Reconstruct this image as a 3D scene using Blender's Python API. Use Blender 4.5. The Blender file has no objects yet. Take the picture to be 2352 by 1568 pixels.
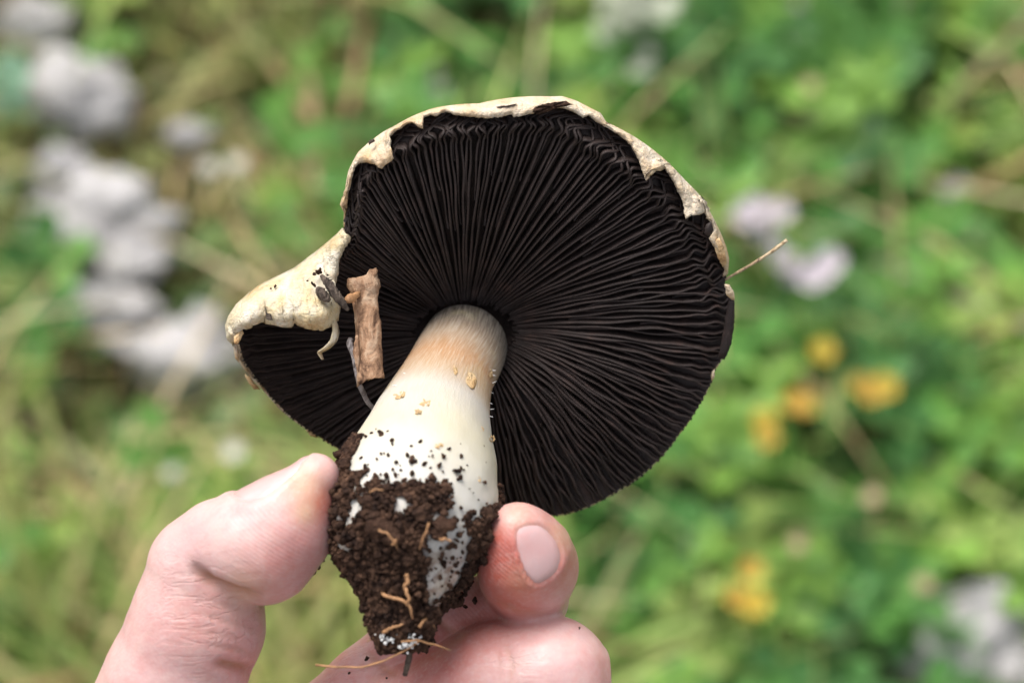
import bpy, math, random
import numpy as np
from mathutils import Vector, Matrix, noise as mnoise

random.seed(7)
rng = np.random.default_rng(7)
scene = bpy.context.scene
COL = scene.collection
R = math.radians

# ------------------------------------------------------------------ camera, sky, sun, exposure
PITCH = R(60)                      # looking down at the meadow
CAM = np.array((0.0, 0.0, 1.10))
FOCUS = 0.45                       # metres from the lens to the mushroom
RIGHT = np.array((1.0, 0.0, 0.0))
UP = np.array((0.0, math.sin(PITCH), math.cos(PITCH)))
BACK = np.array((0.0, -math.cos(PITCH), math.sin(PITCH)))
cam = bpy.data.cameras.new('camera')
cam_o = bpy.data.objects.new('camera', cam)
COL.objects.link(cam_o)
cam_o.matrix_world = Matrix((
    (RIGHT[0], UP[0], BACK[0], CAM[0]), (RIGHT[1], UP[1], BACK[1], CAM[1]),
    (RIGHT[2], UP[2], BACK[2], CAM[2]), (0, 0, 0, 1)))
cam.sensor_width = 22.3
cam.lens = 22.3 * 450 / 183.75
cam.clip_start = 0.01
cam.clip_end = 500
cam.dof.use_dof = True
cam.dof.focus_distance = FOCUS - 0.008
cam.dof.aperture_fstop = 6.8
scene.camera = cam_o

SUN_EL, SUN_AZ = R(58), R(-28)     # azimuth from +Y towards +X
world = bpy.data.worlds.new('World')
scene.world = world
world.use_nodes = True
wn = world.node_tree
sky = wn.nodes.new('ShaderNodeTexSky')
sky.sky_type = 'NISHITA'
sky.sun_disc = False
sky.sun_elevation = SUN_EL
sky.sun_rotation = SUN_AZ
sky.dust_density = 4.0
sky.ozone_density = 0.6
bg = wn.nodes['Background']
bg.inputs['Strength'].default_value = 0.13
hsv = wn.nodes.new('ShaderNodeHueSaturation')      # thin bright cloud: the same sky, greyer
hsv.inputs['Saturation'].default_value = 0.30
wn.links.new(sky.outputs[0], hsv.inputs['Color'])
wn.links.new(hsv.outputs[0], bg.inputs[0])
sun = bpy.data.lights.new('sun', 'SUN')
sun.energy = 1.5
sun.angle = R(35)
sun.color = (1.0, 0.95, 0.88)
sun_o = bpy.data.objects.new('sun', sun)
COL.objects.link(sun_o)
sd = Vector((math.sin(SUN_AZ) * math.cos(SUN_EL), math.cos(SUN_AZ) * math.cos(SUN_EL), math.sin(SUN_EL)))
sun_o.rotation_euler = sd.to_track_quat('Z', 'Y').to_euler()
sun_o.location = sd * 5
scene.view_settings.view_transform = 'Standard'
scene.view_settings.look = 'None'
scene.view_settings.exposure = 0.98
scene.view_settings.gamma = 1.0
scene.render.engine = 'CYCLES'
scene.cycles.use_denoising = True
scene.cycles.max_bounces = 6

# ------------------------------------------------------------------ helpers
SC = 12.8          # photo units per millimetre on the plane of focus
FD = 450.0
F0 = CAM - BACK * FOCUS            # centre of the plane of focus

def P(x, y, z=0.0):
    """photo unit -> millimetres in the frame of the hand (x right, y up, z towards the viewer)"""
    x = np.asarray(x, float); y = np.asarray(y, float); z = np.asarray(z, float)
    s = (FD - z) / FD
    return np.stack(np.broadcast_arrays((x - 1176) / SC * s, (784 - y) / SC * s, z), -1)

def W(v):
    v = np.asarray(v, float) * 0.001
    return F0 + v[..., 0:1] * RIGHT + v[..., 1:2] * UP + v[..., 2:3] * BACK

WL = {}
def meta(o, label=None, cat=None, group=None, kind=None):
    if label: o['label'] = label
    if cat: o['category'] = cat
    if group: o['group'] = group
    if kind: o['kind'] = kind
    return o

def empty(name, loc, parent=None):
    o = bpy.data.objects.new(name, None)
    o.empty_display_size = 0.01
    COL.objects.link(o)
    loc = np.asarray(loc, float)
    WL[o] = loc
    o.location = loc - (WL[parent] if parent else 0)
    o.parent = parent
    return o

def mk(name, verts, faces, mat, parent=None, world=False, smooth=True, cols=None, attrs=None):
    v = np.asarray(verts, float)
    if not world: v = W(v)
    c = v.mean(0)
    me = bpy.data.meshes.new(name)
    me.from_pydata((v - c).tolist(), [], [list(map(int, f)) for f in faces] if not isinstance(faces, np.ndarray) else faces.tolist())
    if smooth: me.polygons.foreach_set('use_smooth', [True] * len(me.polygons))
    if cols is not None:
        a = me.color_attributes.new('tint', 'FLOAT_COLOR', 'POINT')
        cc = np.ones((len(v), 4)); cc[:, :3] = cols
        a.data.foreach_set('color', cc.ravel())
    for k, val in (attrs or {}).items():
        a = me.attributes.new(k, 'FLOAT', 'POINT')
        a.data.foreach_set('value', np.asarray(val, np.float32))
    me.materials.append(mat)
    me.update()
    o = bpy.data.objects.new(name, me)
    COL.objects.link(o)
    WL[o] = c
    o.location = c - (WL[parent] if parent else 0)
    o.parent = parent
    return o

def share(name, src, loc, rot, scl, parent=None):
    """another object on the mesh of src"""
    o = bpy.data.objects.new(name, src.data)
    COL.objects.link(o)
    WL[o] = np.asarray(loc, float)
    o.location = WL[o] - (WL[parent] if parent else 0)
    o.rotation_euler = rot
    o.scale = scl
    o.parent = parent
    return o

def grid_faces(nr, nc, wrap=False, off=0):
    f = []
    for i in range(nr - 1):
        for j in range(nc if wrap else nc - 1):
            k = (j + 1) % nc
            f.append((off + i * nc + j, off + i * nc + k, off + (i + 1) * nc + k, off + (i + 1) * nc + j))
    return f

def N3(p, s=1.0, o=0.0):
    return np.array([mnoise.noise(Vector((float(a[0]) * s + o, float(a[1]) * s - o, float(a[2]) * s + 2 * o))) for a in p])

def N1(x, seed=0.0):
    return np.array([mnoise.noise(Vector((float(a), seed * 7.31, seed))) for a in np.atleast_1d(x)])

def tube(pts, rad, seg=8, cap=True, jit=0.0, seed=0):
    pts = np.asarray(pts, float); n = len(pts)
    rad = np.broadcast_to(np.asarray(rad, float), (n,))
    tan = np.gradient(pts, axis=0)
    tan /= np.linalg.norm(tan, axis=1)[:, None] + 1e-9
    ref = np.array((0.3, 0.2, 0.93))
    vs = []
    r_ = np.random.default_rng(seed)
    for i in range(n):
        a = np.cross(tan[i], ref); a /= np.linalg.norm(a) + 1e-9
        b = np.cross(tan[i], a)
        for j in range(seg):
            t = 2 * math.pi * j / seg
            rr = rad[i] * (1 + jit * r_.normal())
            vs.append(pts[i] + rr * (math.cos(t) * a + math.sin(t) * b))
    f = grid_faces(n, seg, True)
    if cap:
        f.append(tuple(range(seg))[::-1]); f.append(tuple(range((n - 1) * seg, n * seg)))
    return np.array(vs), f

def spline(pts, n):
    pts = np.asarray(pts, float)
    d = np.r_[0, np.cumsum(np.linalg.norm(np.diff(pts, axis=0), axis=1))]
    t = np.linspace(0, d[-1], n)
    out = np.stack([np.interp(t, d, pts[:, k]) for k in range(pts.shape[1])], 1)
    for _ in range(max(1, n // 12)):
        out[1:-1] = 0.25 * out[:-2] + 0.5 * out[1:-1] + 0.25 * out[2:]
    return out

# ------------------------------------------------------------------ materials
def mat(name, rough=0.7, spec=0.3):
    m = bpy.data.materials.new(name)
    m.use_nodes = True
    nt = m.node_tree
    b = nt.nodes['Principled BSDF']
    b.inputs['Roughness'].default_value = rough
    b.inputs['Specular IOR Level'].default_value = spec
    return m, nt, b

def nd(nt, t, **kw):
    n = nt.nodes.new(t)
    for k, v in kw.items():
        if k in n.inputs: n.inputs[k].default_value = v
        else: setattr(n, k, v)
    return n

def coords(nt): return nt.nodes.new('ShaderNodeTexCoord').outputs['Object']

def noise(nt, vec, scale, detail=4, rough=0.55, dist=0.0):
    n = nd(nt, 'ShaderNodeTexNoise', Scale=scale, Detail=detail, Roughness=rough, Distortion=dist)
    nt.links.new(vec, n.inputs['Vector'])
    return n.outputs['Fac']

def ramp(nt, fac, stops):
    r = nt.nodes.new('ShaderNodeValToRGB')
    els = r.color_ramp.elements
    while len(els) < len(stops): els.new(0.5)
    for e, (p, c) in zip(els, stops):
        e.position = p
        e.color = (*c, 1) if len(c) == 3 else c
    nt.links.new(fac, r.inputs[0])
    return r.outputs[0]

def mixc(nt, fac, a, b, mode='MIX'):
    m = nt.nodes.new('ShaderNodeMix'); m.data_type = 'RGBA'; m.blend_type = mode
    def put(s, v):
        if isinstance(v, (tuple, list)): s.default_value = (*v, 1)
        elif isinstance(v, float): s.default_value = v
        else: nt.links.new(v, s)
    put(m.inputs[0], fac); put(m.inputs[6], a); put(m.inputs[7], b)
    return m.outputs[2]

def math_(nt, op, a, b=0.0):
    m = nt.nodes.new('ShaderNodeMath'); m.operation = op
    for s, v in zip(m.inputs, (a, b)):
        if isinstance(v, (int, float)): s.default_value = v
        else: nt.links.new(v, s)
    return m.outputs[0]

def attr(nt, name, out='Fac'):
    a = nt.nodes.new('ShaderNodeAttribute'); a.attribute_name = name
    return a.outputs[out]

def bump(nt, b, h, strength, dist):
    n = nd(nt, 'ShaderNodeBump', Strength=strength, Distance=dist)
    nt.links.new(h, n.inputs['Height'])
    nt.links.new(n.outputs[0], b.inputs['Normal'])

def M_gill():
    m, nt, b = mat('gill', 0.62, 0.28)
    c = coords(nt)
    n1 = noise(nt, c, 260, 3)
    n2 = noise(nt, c, 2600, 2)
    col = ramp(nt, n1, [(0.3, (0.020, 0.0145, 0.0135)), (0.6, (0.038, 0.026, 0.0235)), (0.8, (0.075, 0.044, 0.036))])
    col = mixc(nt, math_(nt, 'MULTIPLY', math_(nt, 'GREATER_THAN', n2, 0.66), 0.4), col, (0.11, 0.085, 0.078))
    nt.links.new(col, b.inputs['Base Color'])
    bump(nt, b, n2, 0.4, 0.0002)
    return m

def M_skinflesh(name, cream, ochre, brown, k=1.0):
    m, nt, b = mat(name, 0.6, 0.3)
    c = coords(nt)
    n1 = noise(nt, c, 75 * k, 5, 0.6, 0.6)
    n2 = noise(nt, c, 330, 4, 0.6)
    n3 = noise(nt, c, 1500, 3)
    col = ramp(nt, n1, [(0.40, cream), (0.53, ochre), (0.64, brown)])
    col = mixc(nt, 0.45, col, ramp(nt, n2, [(0.35, cream), (0.6, ochre), (0.74, brown)]))
    nt.links.new(mixc(nt, math_(nt, 'MULTIPLY', math_(nt, 'GREATER_THAN', n3, 0.7), 0.6), col, (0.10, 0.05, 0.03)), b.inputs['Base Color'])
    b.inputs['Subsurface Weight'].default_value = 0.15
    b.inputs['Subsurface Radius'].default_value = (1.0, 0.7, 0.4)
    b.inputs['Subsurface Scale'].default_value = 0.0012
    h = math_(nt, 'ADD', math_(nt, 'MULTIPLY', n1, 1.2), math_(nt, 'ADD', n2, math_(nt, 'MULTIPLY', n3, 0.25)))
    bump(nt, b, h, 0.9, 0.0016)
    return m

def M_stem():
    m, nt, b = mat('stem_flesh', 0.5, 0.35)
    c = coords(nt)
    along = attr(nt, 'along')
    base = ramp(nt, along, [(0.0, (0.05, 0.04, 0.032)), (0.035, (0.12, 0.09, 0.065)), (0.075, (0.38, 0.27, 0.18)), (0.125, (0.47, 0.255, 0.12)), (0.19, (0.47, 0.33, 0.21)),
                            (0.27, (0.52, 0.48, 0.42)), (0.40, (0.53, 0.485, 0.365)), (0.55, (0.55, 0.525, 0.47)), (0.7, (0.53, 0.505, 0.48)), (1.0, (0.64, 0.58, 0.53))])
    cxyz = nt.nodes.new('ShaderNodeCombineXYZ')
    nt.links.new(math_(nt, 'MULTIPLY', attr(nt, 'around'), 1.0), cxyz.inputs[0])
    nt.links.new(math_(nt, 'MULTIPLY', along, 0.9), cxyz.inputs[1])
    fib = noise(nt, cxyz.outputs[0], 26, 4, 0.7)
    fine = noise(nt, cxyz.outputs[0], 70, 2, 0.6)
    blot = noise(nt, c, 140, 4)
    fibmask = ramp(nt, along, [(0.06, (1, 1, 1)), (0.27, (0.6, 0.6, 0.6)), (0.42, (0.2, 0.2, 0.2)), (1.0, (0.15, 0.15, 0.15))])
    col = mixc(nt, math_(nt, 'MULTIPLY', math_(nt, 'MULTIPLY', ramp(nt, fib, [(0.42, (0, 0, 0)), (0.66, (1, 1, 1))]), fibmask), 0.45), base, (0.68, 0.62, 0.54))
    col = mixc(nt, math_(nt, 'MULTIPLY', ramp(nt, blot, [(0.56, (0, 0, 0)), (0.78, (1, 1, 1))]), 0.4), col, (0.56, 0.49, 0.29))
    mt = noise(nt, c, 520, 5, 0.7)
    low = ramp(nt, along, [(0.60, (0, 0, 0)), (0.74, (1, 1, 1))])
    col = mixc(nt, math_(nt, 'MULTIPLY', ramp(nt, mt, [(0.42, (0, 0, 0)), (0.62, (1, 1, 1))]), math_(nt, 'MULTIPLY', low, 0.85)), col, (0.26, 0.165, 0.12))
    nt.links.new(col, b.inputs['Base Color'])
    b.inputs['Subsurface Weight'].default_value = 0.25
    b.inputs['Subsurface Radius'].default_value = (1.0, 0.8, 0.5)
    b.inputs['Subsurface Scale'].default_value = 0.0015
    h = math_(nt, 'ADD', math_(nt, 'MULTIPLY', math_(nt, 'ADD', fib, fine), fibmask), math_(nt, 'MULTIPLY', blot, 0.5))
    bump(nt, b, h, 0.55, 0.0005)
    return m

def M_soil(name='soil', lo=(0.018, 0.010, 0.008), hi=(0.15, 0.082, 0.052)):
    m, nt, b = mat(name, 0.9, 0.15)
    c = coords(nt)
    n1 = noise(nt, c, 420, 4, 0.6)
    n2 = noise(nt, c, 1800, 3)
    col = ramp(nt, n1, [(0.33, lo), (0.52, (0.060, 0.032, 0.021)), (0.72, hi)])
    nt.links.new(col, b.inputs['Base Color'])
    bump(nt, b, n2, 1.0, 0.0009)
    return m

def M_bark(name, light, midc, dark, k=1.0):
    m, nt, b = mat(name, 0.8, 0.2)
    c = coords(nt)
    mp = nd(nt, 'ShaderNodeMapping'); mp.inputs['Scale'].default_value = (1.0, 0.45, 0.6)
    nt.links.new(c, mp.inputs['Vector'])
    n1 = noise(nt, mp.outputs[0], 420 * k, 5, 0.65, 0.4)
    n2 = noise(nt, c, 1500 * k, 3)
    n3 = noise(nt, c, 130 * k, 2)
    col = ramp(nt, n1, [(0.36, dark), (0.50, midc), (0.66, light)])
    col = mixc(nt, ramp(nt, n3, [(0.62, (0, 0, 0)), (0.74, (0.7, 0.7, 0.7))]), col, dark)
    nt.links.new(col, b.inputs['Base Color'])
    bump(nt, b, math_(nt, 'ADD', n1, math_(nt, 'MULTIPLY', n2, 0.4)), 0.9, 0.0010)
    return m

def M_plain(name, col, rough=0.7, var=0.25, scale=300, spec=0.3, hgt=0.0003):
    m, nt, b = mat(name, rough, spec)
    n = noise(nt, coords(nt), scale, 4)
    lo = tuple(x * (1 - var) for x in col); hi = tuple(min(0.85, x * (1 + var)) for x in col)
    nt.links.new(ramp(nt, n, [(0.3, lo), (0.7, hi)]), b.inputs['Base Color'])
    bump(nt, b, n, 0.5, hgt)
    return m

def M_hand():
    m, nt, b = mat('skin', 0.42, 0.4)
    c = coords(nt)
    red = attr(nt, 'red'); wr = attr(nt, 'wrinkle'); pr = attr(nt, 'ridges'); yl = attr(nt, 'sallow')
    n1 = noise(nt, c, 130, 4, 0.55)
    n2 = noise(nt, c, 420, 3, 0.6)
    col = ramp(nt, n1, [(0.30, (0.56, 0.335, 0.325)), (0.5, (0.60, 0.39, 0.375)), (0.72, (0.625, 0.435, 0.405))])
    rr = math_(nt, 'ADD', red, math_(nt, 'MULTIPLY', math_(nt, 'SUBTRACT', n2, 0.5), 0.55))
    col = mixc(nt, ramp(nt, rr, [(0.0, (0, 0, 0)), (1.0, (1, 1, 1))]), col, (0.47, 0.115, 0.085))
    col = mixc(nt, math_(nt, 'MULTIPLY', yl, 0.75), col, (0.54, 0.35, 0.20))
    n4 = noise(nt, c, 1300, 2, 0.5)
    col = mixc(nt, ramp(nt, n4, [(0.5, (0, 0, 0)), (0.75, (0.22, 0.22, 0.22))]), col, (0.60, 0.47, 0.43))
    col = mixc(nt, math_(nt, 'MULTIPLY', attr(nt, 'fold'), 0.8), col, (0.40, 0.17, 0.09))
    nt.links.new(col, b.inputs['Base Color'])
    b.inputs['Subsurface Weight'].default_value = 0.35
    b.inputs['Subsurface Radius'].default_value = (1.0, 0.34, 0.22)
    b.inputs['Subsurface Scale'].default_value = 0.0022
    # skin relief: pores, friction ridges on the pads, flexion lines on the thumb
    vor = nd(nt, 'ShaderNodeTexVoronoi', Scale=1500.0); nt.links.new(c, vor.inputs['Vector'])
    wv = nd(nt, 'ShaderNodeTexWave', Scale=560.0, Distortion=9.0, Detail=1.0); wv.inputs['Detail Scale'].default_value = 0.22
    wv.bands_direction = 'DIAGONAL'
    nt.links.new(c, wv.inputs['Vector'])
    mp = nd(nt, 'ShaderNodeMapping'); mp.inputs['Rotation'].default_value = (0, 0, R(18)); mp.inputs['Scale'].default_value = (0.18, 1.0, 1.0)
    nt.links.new(c, mp.inputs['Vector'])
    ln = noise(nt, mp.outputs[0], 620, 3, 0.6, 0.8)
    lines = ramp(nt, ln, [(0.40, (0, 0, 0)), (0.50, (1, 1, 1))])
    h = math_(nt, 'ADD', math_(nt, 'MULTIPLY', vor.outputs['Distance'], 0.22), math_(nt, 'MULTIPLY', math_(nt, 'MULTIPLY', wv.outputs['Fac'], pr), 0.2))
    h = math_(nt, 'ADD', h, math_(nt, 'MULTIPLY', math_(nt, 'MULTIPLY', lines, wr), 0.9))
    bump(nt, b, h, 0.6, 0.00030)
    return m

def M_nail():
    m, nt, b = mat('nail', 0.24, 0.6)
    n = noise(nt, coords(nt), 160, 3)
    nt.links.new(ramp(nt, n, [(0.3, (0.56, 0.33, 0.32)), (0.7, (0.60, 0.395, 0.385))]), b.inputs['Base Color'])
    b.inputs['Subsurface Weight'].default_value = 0.3
    b.inputs['Subsurface Radius'].default_value = (1.0, 0.4, 0.3)
    b.inputs['Subsurface Scale'].default_value = 0.0012
    bump(nt, b, noise(nt, coords(nt), 900, 2), 0.15, 0.0001)
    return m

def M_leaf(name, rough=0.5, trans=0.35):
    m, nt, b = mat(name, rough, 0.25)
    col = attr(nt, 'tint', 'Color')
    n = noise(nt, coords(nt), 90, 2)
    col = mixc(nt, 1.0, col, ramp(nt, n, [(0.3, (0.8, 0.8, 0.8)), (0.7, (1.15, 1.15, 1.1))]), 'MULTIPLY')
    nt.links.new(col, b.inputs['Base Color'])
    t = nt.nodes.new('ShaderNodeBsdfTranslucent'); nt.links.new(col, t.inputs[0])
    mx = nt.nodes.new('ShaderNodeMixShader'); mx.inputs[0].default_value = trans
    nt.links.new(b.outputs[0], mx.inputs[1]); nt.links.new(t.outputs[0], mx.inputs[2])
    nt.links.new(mx.outputs[0], nt.nodes['Material Output'].inputs[0])
    return m

def M_rock():
    m, nt, b = mat('rock', 0.85, 0.2)
    c = coords(nt)
    n1 = noise(nt, c, 32, 5, 0.65); n2 = noise(nt, c, 130, 5, 0.7)
    col = ramp(nt, n1, [(0.32, (0.34, 0.325, 0.32)), (0.5, (0.50, 0.48, 0.48)), (0.7, (0.58, 0.56, 0.56))])
    col = mixc(nt, ramp(nt, n2, [(0.56, (0, 0, 0)), (0.68, (0.6, 0.6, 0.6))]), col, (0.19, 0.22, 0.13))
    nt.links.new(col, b.inputs['Base Color'])
    bump(nt, b, n2, 0.8, 0.006)
    return m

def M_ground():
    m, nt, b = mat('meadow_soil', 0.9, 0.1)
    c = coords(nt)
    n1 = noise(nt, c, 14, 5, 0.6); n2 = noise(nt, c, 70, 5, 0.7)
    col = ramp(nt, n1, [(0.35, (0.060, 0.060, 0.026)), (0.55, (0.11, 0.10, 0.045)), (0.7, (0.16, 0.12, 0.075))])
    col = mixc(nt, ramp(nt, n2, [(0.5, (0, 0, 0)), (0.75, (0.7, 0.7, 0.7))]), col, (0.10, 0.085, 0.05))
    nt.links.new(col, b.inputs['Base Color'])
    bump(nt, b, n2, 0.6, 0.01)
    return m

MAT = dict(
    gill=M_gill(),
    cap=M_skinflesh('cap_skin', (0.60, 0.53, 0.43), (0.52, 0.36, 0.20), (0.33, 0.17, 0.08)),
    flap=M_skinflesh('flap_skin', (0.59, 0.54, 0.46), (0.53, 0.43, 0.25), (0.40, 0.24, 0.10), 1.3),
    scale=M_skinflesh('brown_scale', (0.62, 0.45, 0.26), (0.50, 0.31, 0.14), (0.27, 0.14, 0.06), 3),
    stem=M_stem(), soil=M_soil(), clod=M_soil('reddish_soil', (0.04, 0.02, 0.013), (0.15, 0.075, 0.045)),
    bark=M_bark('bark', (0.52, 0.37, 0.255), (0.34, 0.20, 0.12), (0.09, 0.048, 0.03)),
    greytwig=M_bark('grey_twig', (0.42, 0.38, 0.37), (0.27, 0.24, 0.235), (0.10, 0.08, 0.075), 2),
    straw=M_bark('straw_twig', (0.62, 0.50, 0.33), (0.45, 0.33, 0.20), (0.13, 0.09, 0.07), 2),
    husk=M_bark('husk', (0.22, 0.17, 0.13), (0.10, 0.075, 0.06), (0.03, 0.024, 0.02), 2),
    root=M_plain('rootlet', (0.36, 0.19, 0.09), 0.6, 0.4, 900),
    white=M_plain('mycelium', (0.80, 0.79, 0.77), 0.4, 0.1, 900),
    skin=M_hand(), nail=M_nail(), grass=M_leaf('grass_blade'), leaf=M_leaf('leaf', 0.42, 0.3),
    petal=M_leaf('petal', 0.6, 0.3), rock=M_rock(), ground=M_ground(),
)

# ------------------------------------------------------------------ ground
def ground_point(x, y, h=0.0):
    """where the sight line through a photo unit meets the height h above the meadow"""
    p = W(P(x, y, 0.0))
    d = p - CAM
    return CAM + d * (h - CAM[2]) / d[2]

xs = np.r_[-120, -40, -12, -5, np.linspace(-2.2, 2.2, 56), 5, 12, 40, 120]
ys = np.r_[-120, -40, -12, -4, np.linspace(-1.2, 2.6, 50), 5, 12, 40, 120]
gx, gy = np.meshgrid(xs, ys)
gp = np.stack([gx.ravel(), gy.ravel(), np.zeros(gx.size)], 1)
def ground_z(p):
    p = np.atleast_2d(p)
    q = np.c_[p[:, :2], np.zeros(len(p))]
    return 0.018 * N3(q, 3.0) + 0.008 * N3(q, 9.0, 3.0)
gp[:, 2] = ground_z(gp)
g = mk('ground', gp, grid_faces(len(ys), len(xs)), MAT['ground'], world=True)
meta(g, kind='structure')

# ------------------------------------------------------------------ hand (signed distance field -> one continuous mesh)
def seg(group, *nodes):
    pts = [(P(n[0], n[1], n[2]), n[3]) for n in nodes]
    return [(group, a[0], b[0], a[1], b[1]) for a, b in zip(pts[:-1], pts[1:])]

PR = []
PR += seg('thumb_base', (466, 1306, 17.5, 9.7), (452, 1432, 15, 11.4), (398, 1570, 12, 12.0), (330, 1770, 4, 16), (270, 2050, -2, 17), (240, 2330, 0, 17))
PR += seg('thumb_tip', (510, 1258, 20, 8.6), (600, 1250, 23, 9.5), (655, 1200, 23.5, 7.9), (722, 1099, 24, 4.4))
PR += seg('index_a', (600, 1850, -8, 12), (700, 1730, -4, 9.6), (850, 1592, 0, 8.4), (985, 1470, 1, 8.3))
PR += seg('index_b', (990, 1466, 1, 8.0), (1100, 1425, 3, 7.3), (1212, 1372, 7, 7.3))
PR += seg('index_tip', (1214, 1345, 11, 7.4), (1211, 1302, 16, 8.35), (1201, 1266, 21, 7.7), (1188, 1220, 24, 4.8))
PR += seg('middle_a', (600, 1995, -8, 12), (760, 1820, 2, 9.8), (940, 1645, 8, 9.0))
PR += seg('middle_b', (940, 1645, 8, 9.0), (1130, 1561, 13, 9.4), (1262, 1557, 15, 10.2), (1292, 1650, 17, 8.0))
PR += seg('ring_a', (610, 2140, -8, 12), (780, 1990, 4, 9.4), (950, 1850, 12, 8.8))
PR += seg('ring_b', (950, 1850, 12, 8.8), (1150, 1800, 18, 8.8), (1230, 1860, 22, 8.8), (1210, 1940, 24, 7))
PR += seg('little_a', (620, 2270, -8, 11), (780, 2170, 4, 8.2), (930, 2060, 12, 7.6))
PR += seg('little_b', (930, 2060, 12, 7.6), (1080, 2030, 18, 7.4), (1130, 2090, 22, 7), (1110, 2150, 24, 6))
PR += seg('palm', (600, 1850, -8, 12), (420, 1960, -6, 14), (300, 2200, -4, 16), (240, 2380, 0, 18))
PR += seg('palm', (600, 1995, -8, 12), (420, 2120, -6, 14), (280, 2350, -2, 17))
PR += seg('palm', (610, 2140, -8, 12), (430, 2250, -6, 14), (280, 2400, 0, 17))
PR += seg('palm', (620, 2270, -8, 11), (430, 2360, -6, 14), (280, 2450, 0, 17))
PR += seg('palm', (500, 1725, 4, 10.5), (600, 1850, -6, 12), (600, 2200, -7, 12))
PR += seg('palm', (240, 2380, 0, 19), (190, 2650, 10, 20), (130, 3000, 26, 24))
BLEND = dict(thumb_base=2.5, thumb_tip=3.5, index_a=2.0, index_b=2.0, index_tip=2.5, middle_a=2.0, middle_b=3.0,
             ring_a=2, ring_b=2, little_a=2, little_b=2, palm=7.0)
JOIN = dict(thumb_tip=1.6, index_b=1.2, index_tip=0.8, middle_b=1.4, ring_b=1.4, little_b=1.4, index_a=1.0, middle_a=1.2, ring_a=1.6, little_a=2, palm=5.0)

def smin(a, b, k):
    h = np.clip(0.5 + 0.5 * (b - a) / k, 0, 1)
    return b * (1 - h) + a * h - k * h * (1 - h)

VX = 0.6
lo = np.array((-90.0, -176.0, -30.0)); hi = np.array((26.0, -14.0, 54.0))
dim = np.ceil((hi - lo) / VX).astype(int)
ax = [lo[k] + VX * np.arange(dim[k]) for k in range(3)]
def prim_d(x, y, z, a, b, ra, rb):
    ab = b - a; L2 = float(ab @ ab)
    px, py, pz = x - a[0], y - a[1], z - a[2]
    h = np.clip((px * ab[0] + py * ab[1] + pz * ab[2]) / L2, 0, 1)
    return np.sqrt((px - h * ab[0]) ** 2 + (py - h * ab[1]) ** 2 + (pz - h * ab[2]) ** 2) - (ra + (rb - ra) * h)

groups = []
for p in PR:
    if p[0] not in groups: groups.append(p[0])
D = np.full(dim, 40.0, np.float32)
for gname in groups:
    G = np.full(dim, 40.0, np.float32)
    for (_, a, b, ra, rb) in [p for p in PR if p[0] == gname]:
        mrg = max(ra, rb) + 9
        s = []
        for k in range(3):
            i0 = int(max(0, (min(a[k], b[k]) - mrg - lo[k]) / VX)); i1 = int(min(dim[k], (max(a[k], b[k]) + mrg - lo[k]) / VX + 1))
            s.append(slice(i0, max(i0, i1)))
        s = tuple(s)
        x = ax[0][s[0]][:, None, None].astype(np.float32); y = ax[1][s[1]][None, :, None].astype(np.float32); z = ax[2][s[2]][None, None, :].astype(np.float32)
        G[s] = smin(G[s], prim_d(x, y, z, a, b, ra, rb), BLEND[gname])
    D = smin(D, G, JOIN.get(gname, 1.5))
del G

def sdf_at(p):
    q = (np.asarray(p) - lo) / VX
    i = np.clip(np.floor(q).astype(int), 0, dim - 2); f = q - i
    out = 0
    for c in range(8):
        o = np.array((c & 1, (c >> 1) & 1, (c >> 2) & 1))
        w = np.prod(np.where(o, f, 1 - f), -1)
        j = i + o
        out = out + w * D[j[..., 0], j[..., 1], j[..., 2]]
    return out

def surface_nets(D):
    S = D < 0
    n = np.array(D.shape) - 1
    cnt = np.zeros(n, np.uint8)
    for c in range(8):
        o = (c & 1, (c >> 1) & 1, (c >> 2) & 1)
        cnt += S[o[0]:o[0] + n[0], o[1]:o[1] + n[1], o[2]:o[2] + n[2]]
    act = np.argwhere((cnt > 0) & (cnt < 8))
    idx = np.full(n, -1, np.int32); idx[tuple(act.T)] = np.arange(len(act))
    corner = np.array([(c & 1, (c >> 1) & 1, (c >> 2) & 1) for c in range(8)])
    vals = np.stack([D[tuple((act + o).T)] for o in corner], 1)
    acc = np.zeros((len(act), 3)); m = np.zeros(len(act))
    for i in range(8):
        for k in range(3):
            j = i | (1 << k)
            if j == i: continue
            x = (vals[:, i] < 0) != (vals[:, j] < 0)
            t = np.where(x, vals[:, i] / (vals[:, i] - vals[:, j] + 1e-12), 0)
            pt = corner[i] + t[:, None] * (corner[j] - corner[i])
            acc += np.where(x[:, None], pt, 0); m += x
    V = act + acc / m[:, None]
    F = []
    for k in range(3):
        a, b = (k + 1) % 3, (k + 2) % 3
        sl0 = [slice(None)] * 3; sl1 = [slice(None)] * 3
        sl0[k] = slice(0, -1); sl1[k] = slice(1, None)
        A, B = S[tuple(sl0)], S[tuple(sl1)]
        e = np.argwhere(A != B)
        e = e[(e[:, a] > 0) & (e[:, b] > 0) & (e[:, a] < n[a]) & (e[:, b] < n[b])]
        da = np.zeros(3, int); da[a] = 1; db = np.zeros(3, int); db[b] = 1
        q = np.stack([idx[tuple((e - da - db).T)], idx[tuple((e - db).T)], idx[tuple(e.T)], idx[tuple((e - da).T)]], 1)
        flip = ~A[tuple(e.T)]
        q[flip] = q[flip][:, ::-1]
        F.append(q)
    F = np.concatenate(F)
    return V, F[(F >= 0).all(1)]

HV, HF = surface_nets(D)
HV = lo + HV * VX
def sdf_grad(p, e=0.5):
    return np.stack([sdf_at(p + np.eye(3)[k] * e) - sdf_at(p - np.eye(3)[k] * e) for k in range(3)], -1) / (2 * e)
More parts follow.
